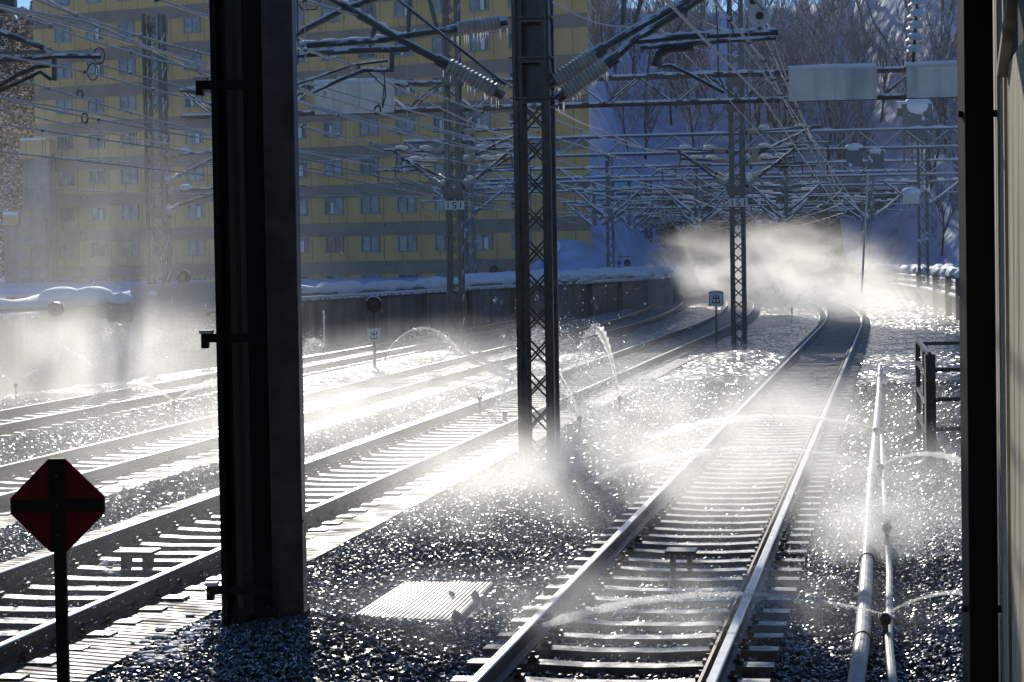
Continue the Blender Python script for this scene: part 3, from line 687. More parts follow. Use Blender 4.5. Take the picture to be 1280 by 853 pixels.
for y, r in ((2, .13), (20, .15), (36, .07)):
    c = at(948 + (2 if y > 5 else -6), y, 31.3); mb = MB(); mb.disc(c, (.3, 1, .1), r, .06, 20); mb.cur = 1; mb.disc(c-Vector((.01, .04, 0)), (.3, 1, .1), r*.35, .05, 12); mb.build('disc', [M['porcelain_white'], M['steel_dark']], root)
mb = MB(); mb.tube(pa(31.3, (946, -10), (950, 42)), .02, 8); mb.build('rod', M['steel_dark'], root)
# slack cables dangling between the arms
for k, q in enumerate((((372, 0), (372, 30), (373, 75), (366, 96)), ((370, 0), (378, 13), (395, 12), (402, -2)), ((895, 0), (897, 40), (898, 95), (906, 112)), ((912, 0), (908, 20), (914, 32), (918, 45)), ((458, 88), (480, 108), (478, 134), (472, 130)), ((480, 90), (482, 120), (478, 135)))):
    mb = MB(); mb.tube(pa(31.2, *q), .011, 6); tag(mb.build('slack_cable', M['steel_dark'], origin=at(*q[0], 31.2)), ['long thin slack cable beside the big column', 'short slack loop at the top beside the big column', 'slack cable hanging from the double arm in front of the mast marked 151', 'short slack cable at the top above the double arm', 'curved slack cable under the left drop bracket', 'straight slack cable under the left drop bracket'][k], 'cable', 'slack cables on the brackets')

# equipment mast right: box and dome
em = thing('equipment_cabinet', yd(1.6, 114, 7), 'snow-capped transformer box on a steel frame high at right', 'cabinet')
c = yd(1.2, 114)
MB().box(at(1146, 152, 114), (1.5, 1.0, 1.7), YAW).build('casing', M['steel_far'], em)
mb = MB(); mb.ball(at(1147, 134, 114), .72, (1.1, 1, .75), 14, 8); mb.build('snow_cap', M['snow'], em, smooth=True)
mb = MB(); mb.tube([at(1120, 136, 114), at(1132, 136, 114)], .38, 12); mb.tube([at(1128, 148, 114), at(1142, 148, 114)], .3, 12); mb.build('bushing', M['steel_far'], em)
mb = MB()
for x in (1130, 1140, 1152, 1163): mb.bar(at(x, 150, 114), at(x, 205, 114), .09)
mb.bar(at(1118, 162, 114), at(1166, 162, 114), .1); mb.bar(at(1120, 176, 114), at(1166, 176, 114), .1); mb.build('frame', M['steel_far'], em)
for k, (x, y) in enumerate(((1139, 248), (1068, 197), (1095, 200))):
    o = thing('equipment_cabinet', at(x, y, 112), ['pale cabinet with icicles hanging right of the tunnel', 'small cabinet on top of the bracket cluster, left one', 'small cabinet on top of the bracket cluster, right one'][k], 'cabinet')
    MB().box(at(x, y, 112), (.8, .5, .55 if k == 0 else .9), YAW).build('casing', M['sign_panel' if k == 0 else 'steel_far'], o)
    s = MB(); s.ball(at(x, y-(8 if k == 0 else 12), 112), .45, (1.1, .8, .5), 10, 6); s.build('snow_cap', M['snow'], o, smooth=True)

# ================================================================ WALLS
def cu(u, d): return float(uwall(d)) if u == 'L' else u
def wall_line(u, d0, d1, ztop, th, name, label, mt, step=8):
    mb = MB(); ds = list(np.arange(d0, d1, step))+[d1]
    vs = []
    for d in ds:
        a, b = yd(cu(u, d), d), yd(cu(u, d)-th, d); vs += [(a.x, a.y, -.3), (a.x, a.y, ztop), (b.x, b.y, ztop), (b.x, b.y, -.3)]
    fs = []
    for i in range(len(ds)-1):
        for k in range(4): fs.append((i*4+k, i*4+(k+1) % 4, i*4+4+(k+1) % 4, i*4+4+k))
    fs += [(3, 2, 1, 0), tuple(len(vs)-4+k for k in range(4))]
    mb._add(vs, fs); root = mb.build(name, mt); tag(root, label, 'wall'); root['_o'] = (0, 0, 0); return root
wl = wall_line('L', 42, 189, 1.85, .35, 'retaining_wall', 'long dark concrete retaining wall with a snowy ledge left of the tracks', M['concrete'])
def snow_ledge(u, d0, d1, z, r, parent, wid=2.2):
    mb = MB(); pts = []; rr = []
    for d in np.arange(d0, d1, .9): pts.append(yd(cu(u, d)-.15*(u == 'L')+.06*math.sin(d*1.7), d, z+.03*math.sin(d*2.3))); rr.append(r*(1+.35*math.sin(d*1.1)+random.uniform(-.25, .3)))
    mb.tube(pts, rr, 10); mb.build('snow_ledge', M['snow'], parent, smooth=True)
snow_ledge('L', 42, 188, 1.95, .2, wl)
mb = MB(); mb.tube([yd(cu('L', d)+.2, d, 1.62) for d in np.arange(44, 186, 6)], .07, 8); mb.build('pipe', M['steel_snow'], wl)
mb = MB(); mb.tube([yd(cu('L', d)+.24, d, 1.72) for d in np.arange(44, 186, 6)], .05, 8); mb.build('snow_on_pipe', M['snow'], wl)
for d in np.arange(49, 186, 7): MB().box(yd(cu('L', d)+.1, d, .75), (.22, .5, 1.8), YAW).build('pilaster', M['concrete'], wl)
wr = wall_line(3.6, 84, 190, 1.75, -.35, 'retaining_wall', 'icy concrete retaining wall at right, hung with frozen pipes', M['concrete_light'])
snow_ledge(3.6, 84, 186, 1.85, .3, wr)
for k, z in enumerate((1.55, 1.25, .95)):
    mb = MB(); mb.tube([yd(3.25-.1*k, d, z) for d in np.arange(84, 150, 3)], .1, 8); mb.build('pipe', M['steel_snow'], wr)
mb = MB()
for d in np.arange(84, 150, .22):
    z = 1.5-random.random()*.2; l = random.uniform(.1, .75)*abs(math.sin(d*.9)); p = yd(3.15, d, z); mb.tube([p, p-Vector((0, 0, l))], [.05, .006], 5, False)
o = mb.build('icicle', M['water'], wr); o['kind'] = 'stuff'
for d in (88, 97, 106, 116, 128): MB().box(yd(3.0, d, .85), (.3, .3, 1.9), YAW).build('pilaster', M['concrete'], wr)
for d in np.arange(85, 140, 5.3):
    s = MB(); s.ball(yd(3.4, d, 1.9), .5, (.8, 1.3, .5), 10, 6, .1); s.build('snow_lump', M['snow'], wr, smooth=True)

# tunnel portal and dark headwall
tp = thing('tunnel_portal', yd(-8, 188), 'dark tunnel mouth in a concrete headwall where the tracks end in mist', 'tunnel')
c0 = yd(-5.5, 190)
def tq(x, z, y=0): return c0+Vector((x, y, z))
mb = MB()
mb.box(tq(-9.5, 3.6), (9, 2, 8.0)); mb.box(tq(13.4, 3.6), (3, 2, 8.0)); mb.box(tq(0.5, 7.0), (29, 2.02, 1.6)); mb.box(tq(.5, 8.05, -.3), (29.2, 2.6, .35)); mb.box(tq(1.5, 3), (.9, 1.6, 7))
mb.build('headwall', M['concrete'], tp)
mb = MB(); mb.box(tq(2, 3, 12), (34, .5, 9)); mb.box(tq(2, 6.6, 6.9), (38, 11.5, .9)); mb.box(tq(-9.2, 2, 6.9), (4, 11.5, 8.2)); mb.box(tq(14.4, 2, 6.9), (4, 11.5, 8.2)); mb.build('lining', M['dark_void'], tp)
mb = MB(); mb.box(tq(3.5, 9.0, -2.5), (16, 1.2, 1.3)); mb.build('concrete_beam', M['concrete_light'], tp)
mb = MB()
for k in range(27): mb.ball(tq(-13.5+k*1.06, 8.35, -.6+random.uniform(-.4, .4)), .7, (1.2, 1.3, .55), 10, 6, .12)
mb.build('snow_cap', M['snow'], tp, smooth=True)
# snow bank left of the tunnel with a stretch of blown brush
for k, (x, y, s) in enumerate(((826, 290, .8), (829, 305, 1.0), (822, 276, .7), (833, 322, .9), (745, 352, .0))):
    if s == 0: continue
    p = at(x, y, 176); mb = MB()
    for j in range(70):
        a = p+Vector((random.gauss(0, .4), random.gauss(0, .5), random.gauss(0, .35)))*s; mb.bar(a, a+Vector((random.uniform(.1, .8), random.uniform(-.4, .1), random.uniform(-.7, .2)))*s, .04)
    tag(mb.build('brush', M['shrub'], origin=p), 'snowy dry brush at the left edge of the tunnel, number %s from the top' % ['two', 'three', 'one', 'four'][k], 'brush')

# ================================================================ APARTMENT BLOCK
RC = Vector((5.7, 160, 0)); FD = Vector((-.882, .471, 0)); FN = Vector((-.471, -.882, 0))   # right corner, along the facade to the left, outward normal
BL = 49.8; ZT = 40
ab = bpy.data.objects.new('apartment_block', None); COL.objects.link(ab); ab.location = RC; ab.rotation_euler = (0, 0, math.atan2(FD.y, FD.x))
tag(ab, 'tall yellow apartment block with grey-brown bands and rows of small windows', 'building'); ab['_o'] = (0, 0, 0)
# local frame: x along facade (to the left), y into... outward is +y or -y
sgn = 1 if (Matrix.Rotation(ab.rotation_euler.z, 3, 'Z') @ Vector((0, 1, 0))).dot(FN) > 0 else -1
def L3(x, out, z): return Vector((x, sgn*out, z))
_inv = Matrix.Rotation(-ab.rotation_euler.z, 3, 'Z')
_b = [L3(0, 0, -2), L3(BL, 0, -2), L3(BL, -14, -2)]; _q = _inv @ Vector((.25, 14, 0)); _b.append(Vector((_q.x, _q.y, -2)))
MB().prism(_b, (0, 0, ZT+2)).build('wall', M['facade'], ab)
rows_z = [1.4+2.87*k for k in range(14)]
for k, z in enumerate(rows_z):
    MB().box(L3(BL/2-.0, .02, z+1.12-2.87), (BL-.1, .12, .98)).build('band', M['band'], ab)
MB().box(L3(3.1, .05, ZT/2), (.5, .25, ZT-.5)).build('downpipe_recess', M['band'], ab)
mb = MB()
for x in (16.2, 30.5, 44.6):
    for z in rows_z[:9]:
        for dx in (0, .75): mb.tube([L3(x+dx, .1, z-1.5), L3(x+dx, .25, z-1.5)], .12, 8)
o = mb.build('vent_hood', M['frame'], ab); o['kind'] = 'stuff'
fr, pn, pnd = MB(), MB(), MB()
ww, wh = 1.5, 1.12
fr.box((0, sgn*.06, wh/2), (ww+.1, .12, .07)); fr.box((0, sgn*.06, -wh/2), (ww+.16, .18, .07))
for x in (-ww/2, 0, ww/2): fr.box((x, sgn*.07, 0), (.07, .12, wh))
for p_, a in ((pn, 0), (pnd, 1)): p_.box((0, sgn*.02, 0), (ww-.04, .03, wh-.04))
frm = fr.build('window', M['frame']).data; pnm = pn.build('pane', M['curtain']).data; pdm = pnd.build('pane', M['darkglass']).data
for o in list(bpy.data.objects):
    if o.name.startswith(('window', 'pane')) and o.parent is None: bpy.data.objects.remove(o)
def half(k):
    m_ = MB(); m_.cur = 0; m_.box((-ww/4 if k else ww/4, sgn*.02, 0), (ww/2-.03, .03, wh-.04)); m_.cur = 1; m_.box((ww/4 if k else -ww/4, sgn*.02, 0), (ww/2-.03, .03, wh-.04)); m_.cur = 2; m_.box((.1 if k else -.25, sgn*.038, -.1), (.34, .01, wh-.3))
    o = m_.build('pane', [M['curtain'], M['darkglass'], M['white']]); d_ = o.data; bpy.data.objects.remove(o); return d_
ph1, ph2 = half(0), half(1)
restf = MB(); cnt = 0
for kx in range(-1, 13):
    x = 8.69+3.17*kx
    if x > BL-1.4 or kx == -1 and False: continue
    for kz, z in enumerate(rows_z[:13]):
        wp = RC+FD*x; pxx = 640+F*wp.x/wp.y
        if kz < 8 and not (268 < pxx < 352) and cnt < 96:
            o = bpy.data.objects.new('window', frm); COL.objects.link(o); o.parent = ab; o.location = L3(x, .0, z)
            q = bpy.data.objects.new('pane', pdm if random.random() < .16 else random.choice((pnm, pnm, ph1, ph2))); COL.objects.link(q); q.parent = o; cnt += 1
        else:
            restf.box(L3(x, .04, z), (ww, .1, wh))
o = restf.build('window', M['curtain'], ab); o['kind'] = 'stuff'
# grey annex on the left with its own windows
an = thing('annex_building', at(30, 360, 176), 'pale grey stepped building at the far left beside the yellow block', 'building')
a0 = at(9, 345, 176); 
def bxw(x0, x1, z0, z1, y, dp): return ((x0+x1)/2, y+dp/2, (z0+z1)/2), (x1-x0, dp, z1-z0)
mb = MB()
X = lambda px, Y=178: (px-640)/F*Y
mb.box(*bxw(X(8), X(60), -.5, 6.8, 178, 8)); mb.box(*bxw(X(26), X(60), 6.8, 12, 180, 6)); mb.build('wall', M['concrete_light'], an)
for px in (36, 53):
    for z in (3.7, 1.0, 6.2): MB().box(*bxw(X(px-6), X(px+5), z-.7, z+1.1, 177.9, .12)).build('window', M['darkglass'], an)
MB().box(*bxw(X(25.5), X(62), 11.6, 13.0, 179.6, 1)).build('parapet', M['facade'], an); MB().box(*bxw(X(8), X(27), 6.3, 7.1, 177.8, .8)).build('parapet', M['facade'], an)
MB().box(*bxw(X(8), X(27), 7.1, 7.35, 177.8, 3)).build('snow_cap', M['snow'], an); MB().box(*bxw(X(25.5), X(58), 13.0, 13.2, 179.6, 3)).build('snow_cap', M['snow'], an)

# ================================================================ TREES
def bare_tree(h, seed):
    rd = random.Random(seed); tr, cr = MB(), MB()
    def grow(p, d, l, r, lev):
        pts = [p]; q = p.copy(); dd = d.copy()
        for i in range(3):
            dd = (dd+Vector((rd.gauss(0, .08), rd.gauss(0, .08), .06))).normalized(); q = q+dd*l/3; pts.append(q.copy())
        (tr if lev < 1 else cr).tube(pts, [r*(1-.16*i) for i in range(4)], 5 if lev < 2 else 3, False)
        if lev >= 4: return
        for i in range([9, 5, 4, 3][lev]):
            t = rd.uniform(.3 if lev == 0 else .2, 1); k = min(2, int(t*3)); b = pts[k].lerp(pts[k+1], t*3-k)
            ax = Vector((rd.gauss(0, 1), rd.gauss(0, 1), rd.uniform(.1, .8))).normalized()
            nd = (dd*rd.uniform(.7, 1.15)+ax*.62).normalized(); grow(b, nd, l*rd.uniform(.42, .62), max(r*.45, .018), lev+1)
    grow(Vector((0, 0, -.3)), Vector((rd.gauss(0, .05), rd.gauss(0, .05), 1)).normalized(), h*.72, h*.017, 0)
    return tr, cr
protos = []
for k in range(5):
    tr, cr = bare_tree(9, k+3)
    root = bpy.data.objects.new('bare_tree', None); COL.objects.link(root); root['_o'] = (0, 0, 0)
    tr.build('trunk', M['bark'], root); cr.build('crown', M['twig'], root)
    protos.append([root, False])
tr_spots = []
rd = random.Random(11)
for k in range(95):
    x = rd.choice([rd.uniform(745, 905), rd.uniform(940, 1210), rd.uniform(940, 1210)]); D = rd.uniform(172, 222)
    tr_spots.append((x, D))
tr_spots += [(758, 160), (775, 165), (880, 222), (1040, 224), (1075, 223), (1135, 224), (1175, 222), (1000, 223), (960, 224), (1105, 221)]
places = ['behind the yellow block edge', 'above the snow bank', 'over the tunnel', 'behind the blank boards', 'above the right wall']
ORD = 'first second third fourth fifth sixth seventh eighth ninth tenth eleventh twelfth thirteenth fourteenth fifteenth sixteenth seventeenth eighteenth nineteenth twentieth'.split()
def ordn(k): return ORD[k] if k < 20 else ('twenty-'+ORD[k-20] if k < 29 else ('thirtieth' if k == 29 else ('thirty-'+ORD[k-30] if k < 39 else ('fortieth' if k == 39 else 'forty-'+ORD[k-40]))))
good = []
for px, D in tr_spots:
    Xw = (px-640)/F*D; u = uof(Xw, D)
    if -18 < u < 6.5 and D < 193 or D < 188 and u > -9.5 and u < 9.5: continue
    good.append((px, D, Xw, min(2, int((D-158)/22))))
for row, rn in enumerate(('low on the snowy slope', 'half way up the snowy slope', 'on the crest of the snowy slope')):
    for k, (px, D, Xw, _) in enumerate(sorted(g for g in good if g[3] == row)):
        pr = protos[(k*3+row) % 5]; o = pr[0] if not pr[1] else copy_tree(pr[0]); pr[1] = True; z = hz(Xw, D)
        o.location = (Xw, D, z-.2); o.rotation_euler = (0, 0, rd.uniform(0, 6.28)); s = rd.uniform(.7, 1.25); o.scale = (s, s, s*rd.uniform(.95, 1.2))
        tag(o, 'frosted bare tree %s, the %s from the left there' % (rn, ordn(k)), 'tree', 'bare trees on the snowy slope')
# snowy conifers, far left
for k, (x, D, hh) in enumerate(((-8, 190, 20), (14, 196, 26), (38, 200, 24), (26, 188, 11), (58, 206, 27), (-30, 200, 26))):
    Xw = (x-640)/F*D; z = hz(Xw, D); root = thing('conifer_tree', (Xw, D, z), 'tall snow-laden conifer at far left, %s' % ['cut by the picture edge', 'second from the edge', 'behind the grey annex', 'short one in front of the others', 'beside the yellow block', 'outermost of the stand'][k], 'tree', 'snowy conifers behind the annex')
    MB().tube([Vector((Xw, D, z-1)), Vector((Xw, D, z+hh))], [.3, .05], 7).build('trunk', M['bark'], root)
    n = 7000; t = rng.random(n)**.8; a = rng.random(n)*6.28; rr = (1-t)*hh*.2+.3; rr = rr*rng.uniform(.3, 1, n)
    P_ = np.stack([np.cos(a)*rr, np.sin(a)*rr, hh*.08+t*hh*.92-rr*.25], 1)
    o = scatter(P_, rng.uniform(.12, .32, n), OCT*np.array([1, 1, .35]), OCF, M['needle'], 'crown'); o.parent = root

# ================================================================ PLATFORM STEELWORK IN FRONT
DC = 17.7
cb = gnd(329, 792); cb = Vector((cb.x, DC, 0))
col = thing('platform_column', (cb.x, DC, 0), 'massive dark steel canopy column with a rainwater pipe, left foreground', 'column')
kpx = DC/F
def cpx(off, y=0): return Vector((cb.x+off*kpx, DC+y, 0))
def vpost(name, x0, x1, y0, y1, mt, z0=-.1, z1=6.2, parent=col):
    mb = MB(); mb.box(((x0+x1)/2, (y0+y1)/2, (z0+z1)/2), (x1-x0, y1-y0, z1-z0)); o = mb.build(name, mt, parent)
    bv = o.modifiers.new('b', 'BEVEL'); bv.width = .006; bv.segments = 2; return o
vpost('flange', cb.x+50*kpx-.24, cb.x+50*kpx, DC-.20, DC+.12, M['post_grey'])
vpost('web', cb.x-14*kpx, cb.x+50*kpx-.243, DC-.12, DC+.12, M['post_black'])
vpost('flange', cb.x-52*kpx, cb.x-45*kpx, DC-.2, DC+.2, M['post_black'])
mb = MB(); pc = cpx(-27, -.02)
mb.tube([pc+Vector((0, 0, z)) for z in (.28, 1, 3, 6.2)], .125, 18); mb.tube([pc+Vector((0, 0, .30)), pc+Vector((0, 0, .16)), pc+Vector((-.07, -.05, .02)), pc+Vector((-.12, -.1, -.1))], .125, 18)
mb.build('rainwater_pipe', M['post_pipe'], col, smooth=False)
mb = MB(); mb.box((cb.x+32*kpx, DC-.205, .86), (.25, .012, .02)); mb.box((cb.x+34*kpx, DC-.2, .43), (.2, .01, .86)); mb.build('lower_casing', M['post_grey'], col)
for y in (108, 422, 735):
    z = at(270, y, DC).z; mb = MB(); mb.bar((cb.x-72*kpx, DC-.1, z), (cb.x+10*kpx, DC-.17, z), .07, .03, up=Vector((0, 1, 0))); mb.box((cb.x-68*kpx, DC-.08, z-.03), (.05, .12, .1)); mb.tube([pc+Vector((0, 0, z-.03)), pc+Vector((0, 0, z+.03))], .135, 18)
    o = mb.build('pipe_bracket', M['post_black'], col); s = MB(); s.box((cb.x-66*kpx, DC-.1, z+.048), (.1, .12, .025)); s.build('snow_cap', M['snow'], o)
# right side: black post and cladding of the platform building
DR = 12.0; rp = at(1221, 426, DR)
rpost = thing('canopy_post', (rp.x, DR, 0), 'black upright post near the right edge', 'post')
rc = DR/F
vpost('shaft', rp.x-17*rc, rp.x+19*rc, DR-.1, DR+.1, M['post_black'], -.2, 5, rpost)
for y in (143, 760):
    z = at(1221, y, DR).z; mb = MB(); mb.box((rp.x+27*rc, DR-.04, z), (28*rc, .04, .035)); mb.box((rp.x-19*rc, DR-.02, z), (7*rc, .05, .03)); mb.build('bracket', M['post_black'], rpost)
wl2 = thing('platform_building', (rp.x+.12, DR, 0), 'beige clad wall of the platform building along the right edge', 'building')
xw = rp.x+20*rc+.03
def clad(name, y0, y1, z0, z1, x, material, pitch=.11):
    mb = MB(); y = y0; pts = []
    while y < y1:
        pts += [(x, y), (x, min(y+pitch*.8, y1)), (x+.012, min(y+pitch*.85, y1)), (x+.012, min(y+pitch*.98, y1))]; y += pitch
    pts += [(x, y1), (x+.1, y1), (x+.1, y0)]; pts = [(a+SL*(b-12), b) for a, b in pts]
    mb.prism([(a, b, z0) for a, b in pts], (0, 0, z1-z0)); return mb.build(name, material, wl2)
clad('cladding', 11.2, 12.6, -.2, 5, xw, M['beige'], .3)
vpost('dark_gap', xw+.02-.13, xw+.1-.13, 10.98, 11.2, M['post_black'], -.2, 5, wl2)
clad('cladding', 6, 10.98, -.2, 3.75, xw+.005, M['beige'], .12)
clad('upper_cladding', 6, 10.98, 3.8, 5.2, xw+.06, M['post_grey'], .12)  # grey panel darkens the upper wall in place of a shadow
mb = MB(); mb.bar((xw-.19, 10.98, 3.72), (xw-.33, 10.1, 4.0), .05, .05); mb.build('diagonal_edge_bar', M['pipe'], wl2)  # bar drawn along the diagonal edge of that shadow

# canopy roof and platform the picture is taken from (out of view; roof widened to shade the steelwork)
cr_ = thing('platform_canopy', (2, 2, 5.6), 'flat platform canopy roof overhead', 'canopy')
MB().box((0, -3, 5.75), (26, 34, .2)).build('roof', M['post_black'], cr_)
MB().box((0, 13.9, 5.5), (26, .3, .4)).build('fascia', M['post_black'], cr_)
sb_ = MB().box((0, -16, 3), (40, .4, 9)).build('sky_blocking_wall', M['post_grey']); tag(sb_, 'dark station wall behind the platform', 'building')  # not in view; added to keep sky light off the dark posts
pf = MB().box((3, -10, .5), (9, 34, 1.2)).build('platform', M['concrete']); pf['kind'] = 'structure'
# ---- red diamond sign
DS = 12.3; sc_ = at(72, 632, DS)
sg = thing('diamond_sign', (sc_.x, DS, -.05), 'dark red diamond sign with a black cross on a black post, lower left', 'sign')
h = 59*DS/F; cch = h*.17; hv = h*1.0
def oct_(c, a, y, ch): return [Vector(c)+Vector(p) for p in ((-ch, y, a), (ch, y, a), (a, y, ch), (a, y, -ch), (ch, y, -a), (-ch, y, -a), (-a, y, -ch), (-a, y, ch))]
rot = Matrix.Rotation(R(.0), 3, 'Y')
MB().prism(oct_(sc_, h, 0, cch), (0, .02, 0)).build('sign_face', M['red'], sg)
mb = MB(); mb.box(sc_+Vector((0, -.006, 0)), (cch*1.95, .008, 2*h-.004)); mb.box(sc_+Vector((0, -.0085, 0)), (2*h-.004, .008, cch*1.6)); mb.build('cross', M['black'], sg)
o = vpost('post', sc_.x-.033, sc_.x+.033, DS+.022, DS+.07, M['post_black'], -.1, sc_.z+h*.5, sg)
mb = MB()
for z in (-.16, 0, .16): mb.tube([sc_+Vector((0, -.014, z)), sc_+Vector((0, -.02, z))], .009, 8)
mb.build('bolt', M['post_grey'], sg)

# ---- signs with the character
def kanji(c, s, parent, yaw=0):
    mb = MB(); t = s*.09; y = -.018
    mb.box(c+Vector((0, y, 0)), (t, .006, s*.8))
    for zc, hw, top in ((.2, .24, .36), (-.2, .3, -.02)):
        mb.box(c+Vector((0, y-.002, s*(zc-.14))), (s*hw*2+t, .006, t))
        for k in (-1, 1): mb.box(c+Vector((k*s*hw, y-.001, s*(zc-.14+(.13)))), (t, .006, s*.27))
    mb.build('lettering', M['black'], parent)
q = yd(-5.65, 72.6); zc = at(895, 374, 72.6).z; px_ = at(895, 374, 72.6).x
sg2 = thing('track_sign', (px_, 72.6, 0), 'square white sign lettered with one character on a thin post beside the mast marked 151', 'sign')
o = MB().box((px_, 72.6, zc), (.45, .03, .45)).build('sign_face', M['white'], sg2); mb = MB()
for k in (-1, 1): mb.box((px_+k*.222, 72.58, zc), (.02, .02, .46)); mb.box((px_, 72.578, zc+k*.222), (.46, .02, .02))
mb.build('border', M['black'], o); kanji(Vector((px_, 72.6, zc)), .36, o)
MB().tube([(px_, 72.62, -.1), (px_, 72.62, zc)], .03, 8).build('post', M['steel_dark'], sg2)
s = MB(); s.ball((px_, 72.6, zc+.24), .12, (1.7, .6, .3), 8, 5); s.build('snow_cap', M['snow'], sg2)

def signal(x, ytop, ybot, D, rad, label, sign=True, plate_y=None):
    a = at(x, ytop, D); c = Vector((a.x, D, a.z)); b = Vector((a.x, D, gz(a.x, D)-.05)) if ybot is None else Vector((a.x, D, at(x, ybot, D).z))
    root = thing('signal_lamp', b, label, 'signal', 'round signal lamps')
    mb = MB(); mb.disc(c, (0, 1, 0), rad, .05, 24); mb.build('backboard', M['black'], root)
    mb = MB(); n = 14
    mb.tube([c+Vector((cos(t)*rad*.5, -.12, sin(t)*rad*.5)) for t in np.linspace(R(10), R(170), n)], .02, 6); mb.tube([c-Vector((0, .03, 0)), c-Vector((0, .22, -.01))], rad*.48, 16); mb.build('hood', M['black'], root)
    sn = MB(); sn.tube([c+Vector((cos(t)*rad*1.0, 0, sin(t)*rad*1.0)) for t in np.linspace(R(25), R(155), 10)], .022, 6); sn.build('snow_rim', M['snow'], root)
    MB().disc(c-Vector((0, .225, 0)), (0, 1, 0), rad*.3, .01, 16).build('lens', M['glasslens'], root)
    MB().tube([b, c-Vector((0, -.05, 0))], .045, 8).build('post', M['steel_dark'], root)
    mb = MB()
    for k in (-1, 1): mb.tube([c+Vector((k*rad*.8, 0, -rad*.6)), c+Vector((k*.1, 0, -rad*1.9)), c+Vector((k*.1, 0, -rad*3.2))], .028, 6)
    mb.build('bracket', M['steel_snow'], root)
    if sign:
        zc = at(x, plate_y, D).z; p = Vector((a.x, D-.1, zc)); o = MB().box(p, (.34, .03, .34)).build('sign_plate', M['white'], root); kanji(p, .28, o)
    return root
signal(467, 381, None, 60, .21, 'round black signal lamp above a white plate lettered with one character, left of centre', True, 419)
signal(230, 347, 372, 72, .22, 'round signal lamp in front of the yellow block, high one left of the column', False)
signal(263, 385, 412, 66, .2, 'round signal lamp half hidden by the big column', False)
root = thing('signal_lamp', at(782, 342, 150), 'small pair of dark round lamps on the snow ledge by the far mast', 'signal', 'round signal lamps')
for x, y, r in ((784, 329, .24), (774, 329, .14)): MB().disc(at(x, y, 150), (0, 1, 0), r, .1, 16).build('lamp_head', M['black'], root)
mb = MB(); mb.bar(at(772, 321, 150), at(786, 321, 150), .08); mb.bar(at(774, 321, 150), at(774, 342, 150), .08); mb.build('frame', M['steel_far'], root)
root = thing('signal_lamp', at(619, 338, 118), 'small round lamp on the wall between the two lattice masts', 'signal', 'round signal lamps')
MB().disc(at(618, 338, 118), (.2, 1, 0), .26, .2, 16).build('lamp_head', M['steel_dark'], root); mb = MB(); mb.bar(at(618, 325, 118), at(618, 350, 118), .06); mb.bar(at(600, 328, 118), at(622, 327, 118), .05); mb.build('frame', M['steel_far'], root)
# blue-hooded box and snowy lump on the ledge
root = thing('blue_box', at(691, 300, 120), 'bright blue box behind the central mast above the wall', 'box')
MB().box(at(691, 293, 120), (.32, .3, .55)).build('casing', M['blue'], root); MB().bar(at(691, 298, 120), at(691, 350, 120), .08).build('post', M['steel_far'], root); s = MB(); s.ball(at(692, 308, 120), .42, (.9, .8, .9), 10, 7); s.build('snow_lump', M['snow'], root, smooth=True)

# snow heaped tank and pipes at far left over the wall
root = thing('snow_covered_tank', yd(-21.5, 52, 0), 'row of rounded tanks under thick caps of snow on the left wall', 'tank')
for x, y, w_, hh in ((77, 374, 31, 14), (116, 372, 28, 14), (150, 375, 18, 10)):
    c = at(x, y, 56); s = MB(); s.ball(c, w_*56/F, (1, .9, .5), 16, 9, .03); o = s.build('snow_cap', M['snow'], root, smooth=True)
    MB().tube([c+Vector((-w_*.016, 0, -.25)), c+Vector((w_*.016, 0, -.25))], .3, 14).build('tank', M['steel_dark'], root)
root = thing('snowy_pipe_run', at(0, 385, 52), 'snow-topped pipe with a round valve at the far left edge', 'pipe')
MB().tube([at(-40, 388, 52), at(62, 383, 52)], .1, 10).build('pipe', M['steel_snow'], root); mb = MB(); mb.tube([at(-40, 385.5, 51.95), at(60, 380.5, 51.95)], .085, 8); mb.build('snow_cap', M['snow'], root); mb = MB(); mb.disc(at(70, 387, 52), (.4, 1, 0), .17, .14, 16); mb.disc(at(70, 387, 51.9), (.4, 1, 0), .08, .14, 12); mb.build('valve', M['steel_dark'], root)
root = thing('snow_topped_ledge', at(220, 372, 60), 'low platform ledge with snow between the tanks and the big column', 'ledge')
MB().bar(at(165, 376, 60), at(300, 369, 60), .35, .8).build('ledge', M['concrete_light'], root); mb = MB(); mb.tube([at(168, 371, 60), at(190, 367, 60), at(230, 369, 60), at(300, 365, 60)], [.08, .2, .12, .1], 9); mb.build('snow_cap', M['snow'], root, smooth=True)
# stanchions against the wall
for k, (x, y0, y1, D) in enumerate(((606, 366, 398, 92), (619, 368, 388, 94), (626, 368, 392, 96), (763, 352, 378, 130), (774, 352, 376, 133), (690, 352, 392, 105), (706, 353, 392, 108))):
    mb = MB(); mb.bar(at(x, y0, D), at(x, y1+6, D), .16, .16); mb.box(at(x, y0, D), (.35, .25, .12))
    tag(mb.build('stanchion', M['steel_far'], origin=at(x, y1, D)), 'short steel stanchion against the left wall, %s' % ['first after the left 151 mast', 'second after the left 151 mast', 'third after the left 151 mast', 'left of the pair below the paired lamps', 'right of the pair below the paired lamps', 'just right of the central mast', 'second right of the central mast'][k], 'stanchion', 'stanchions along the left wall')
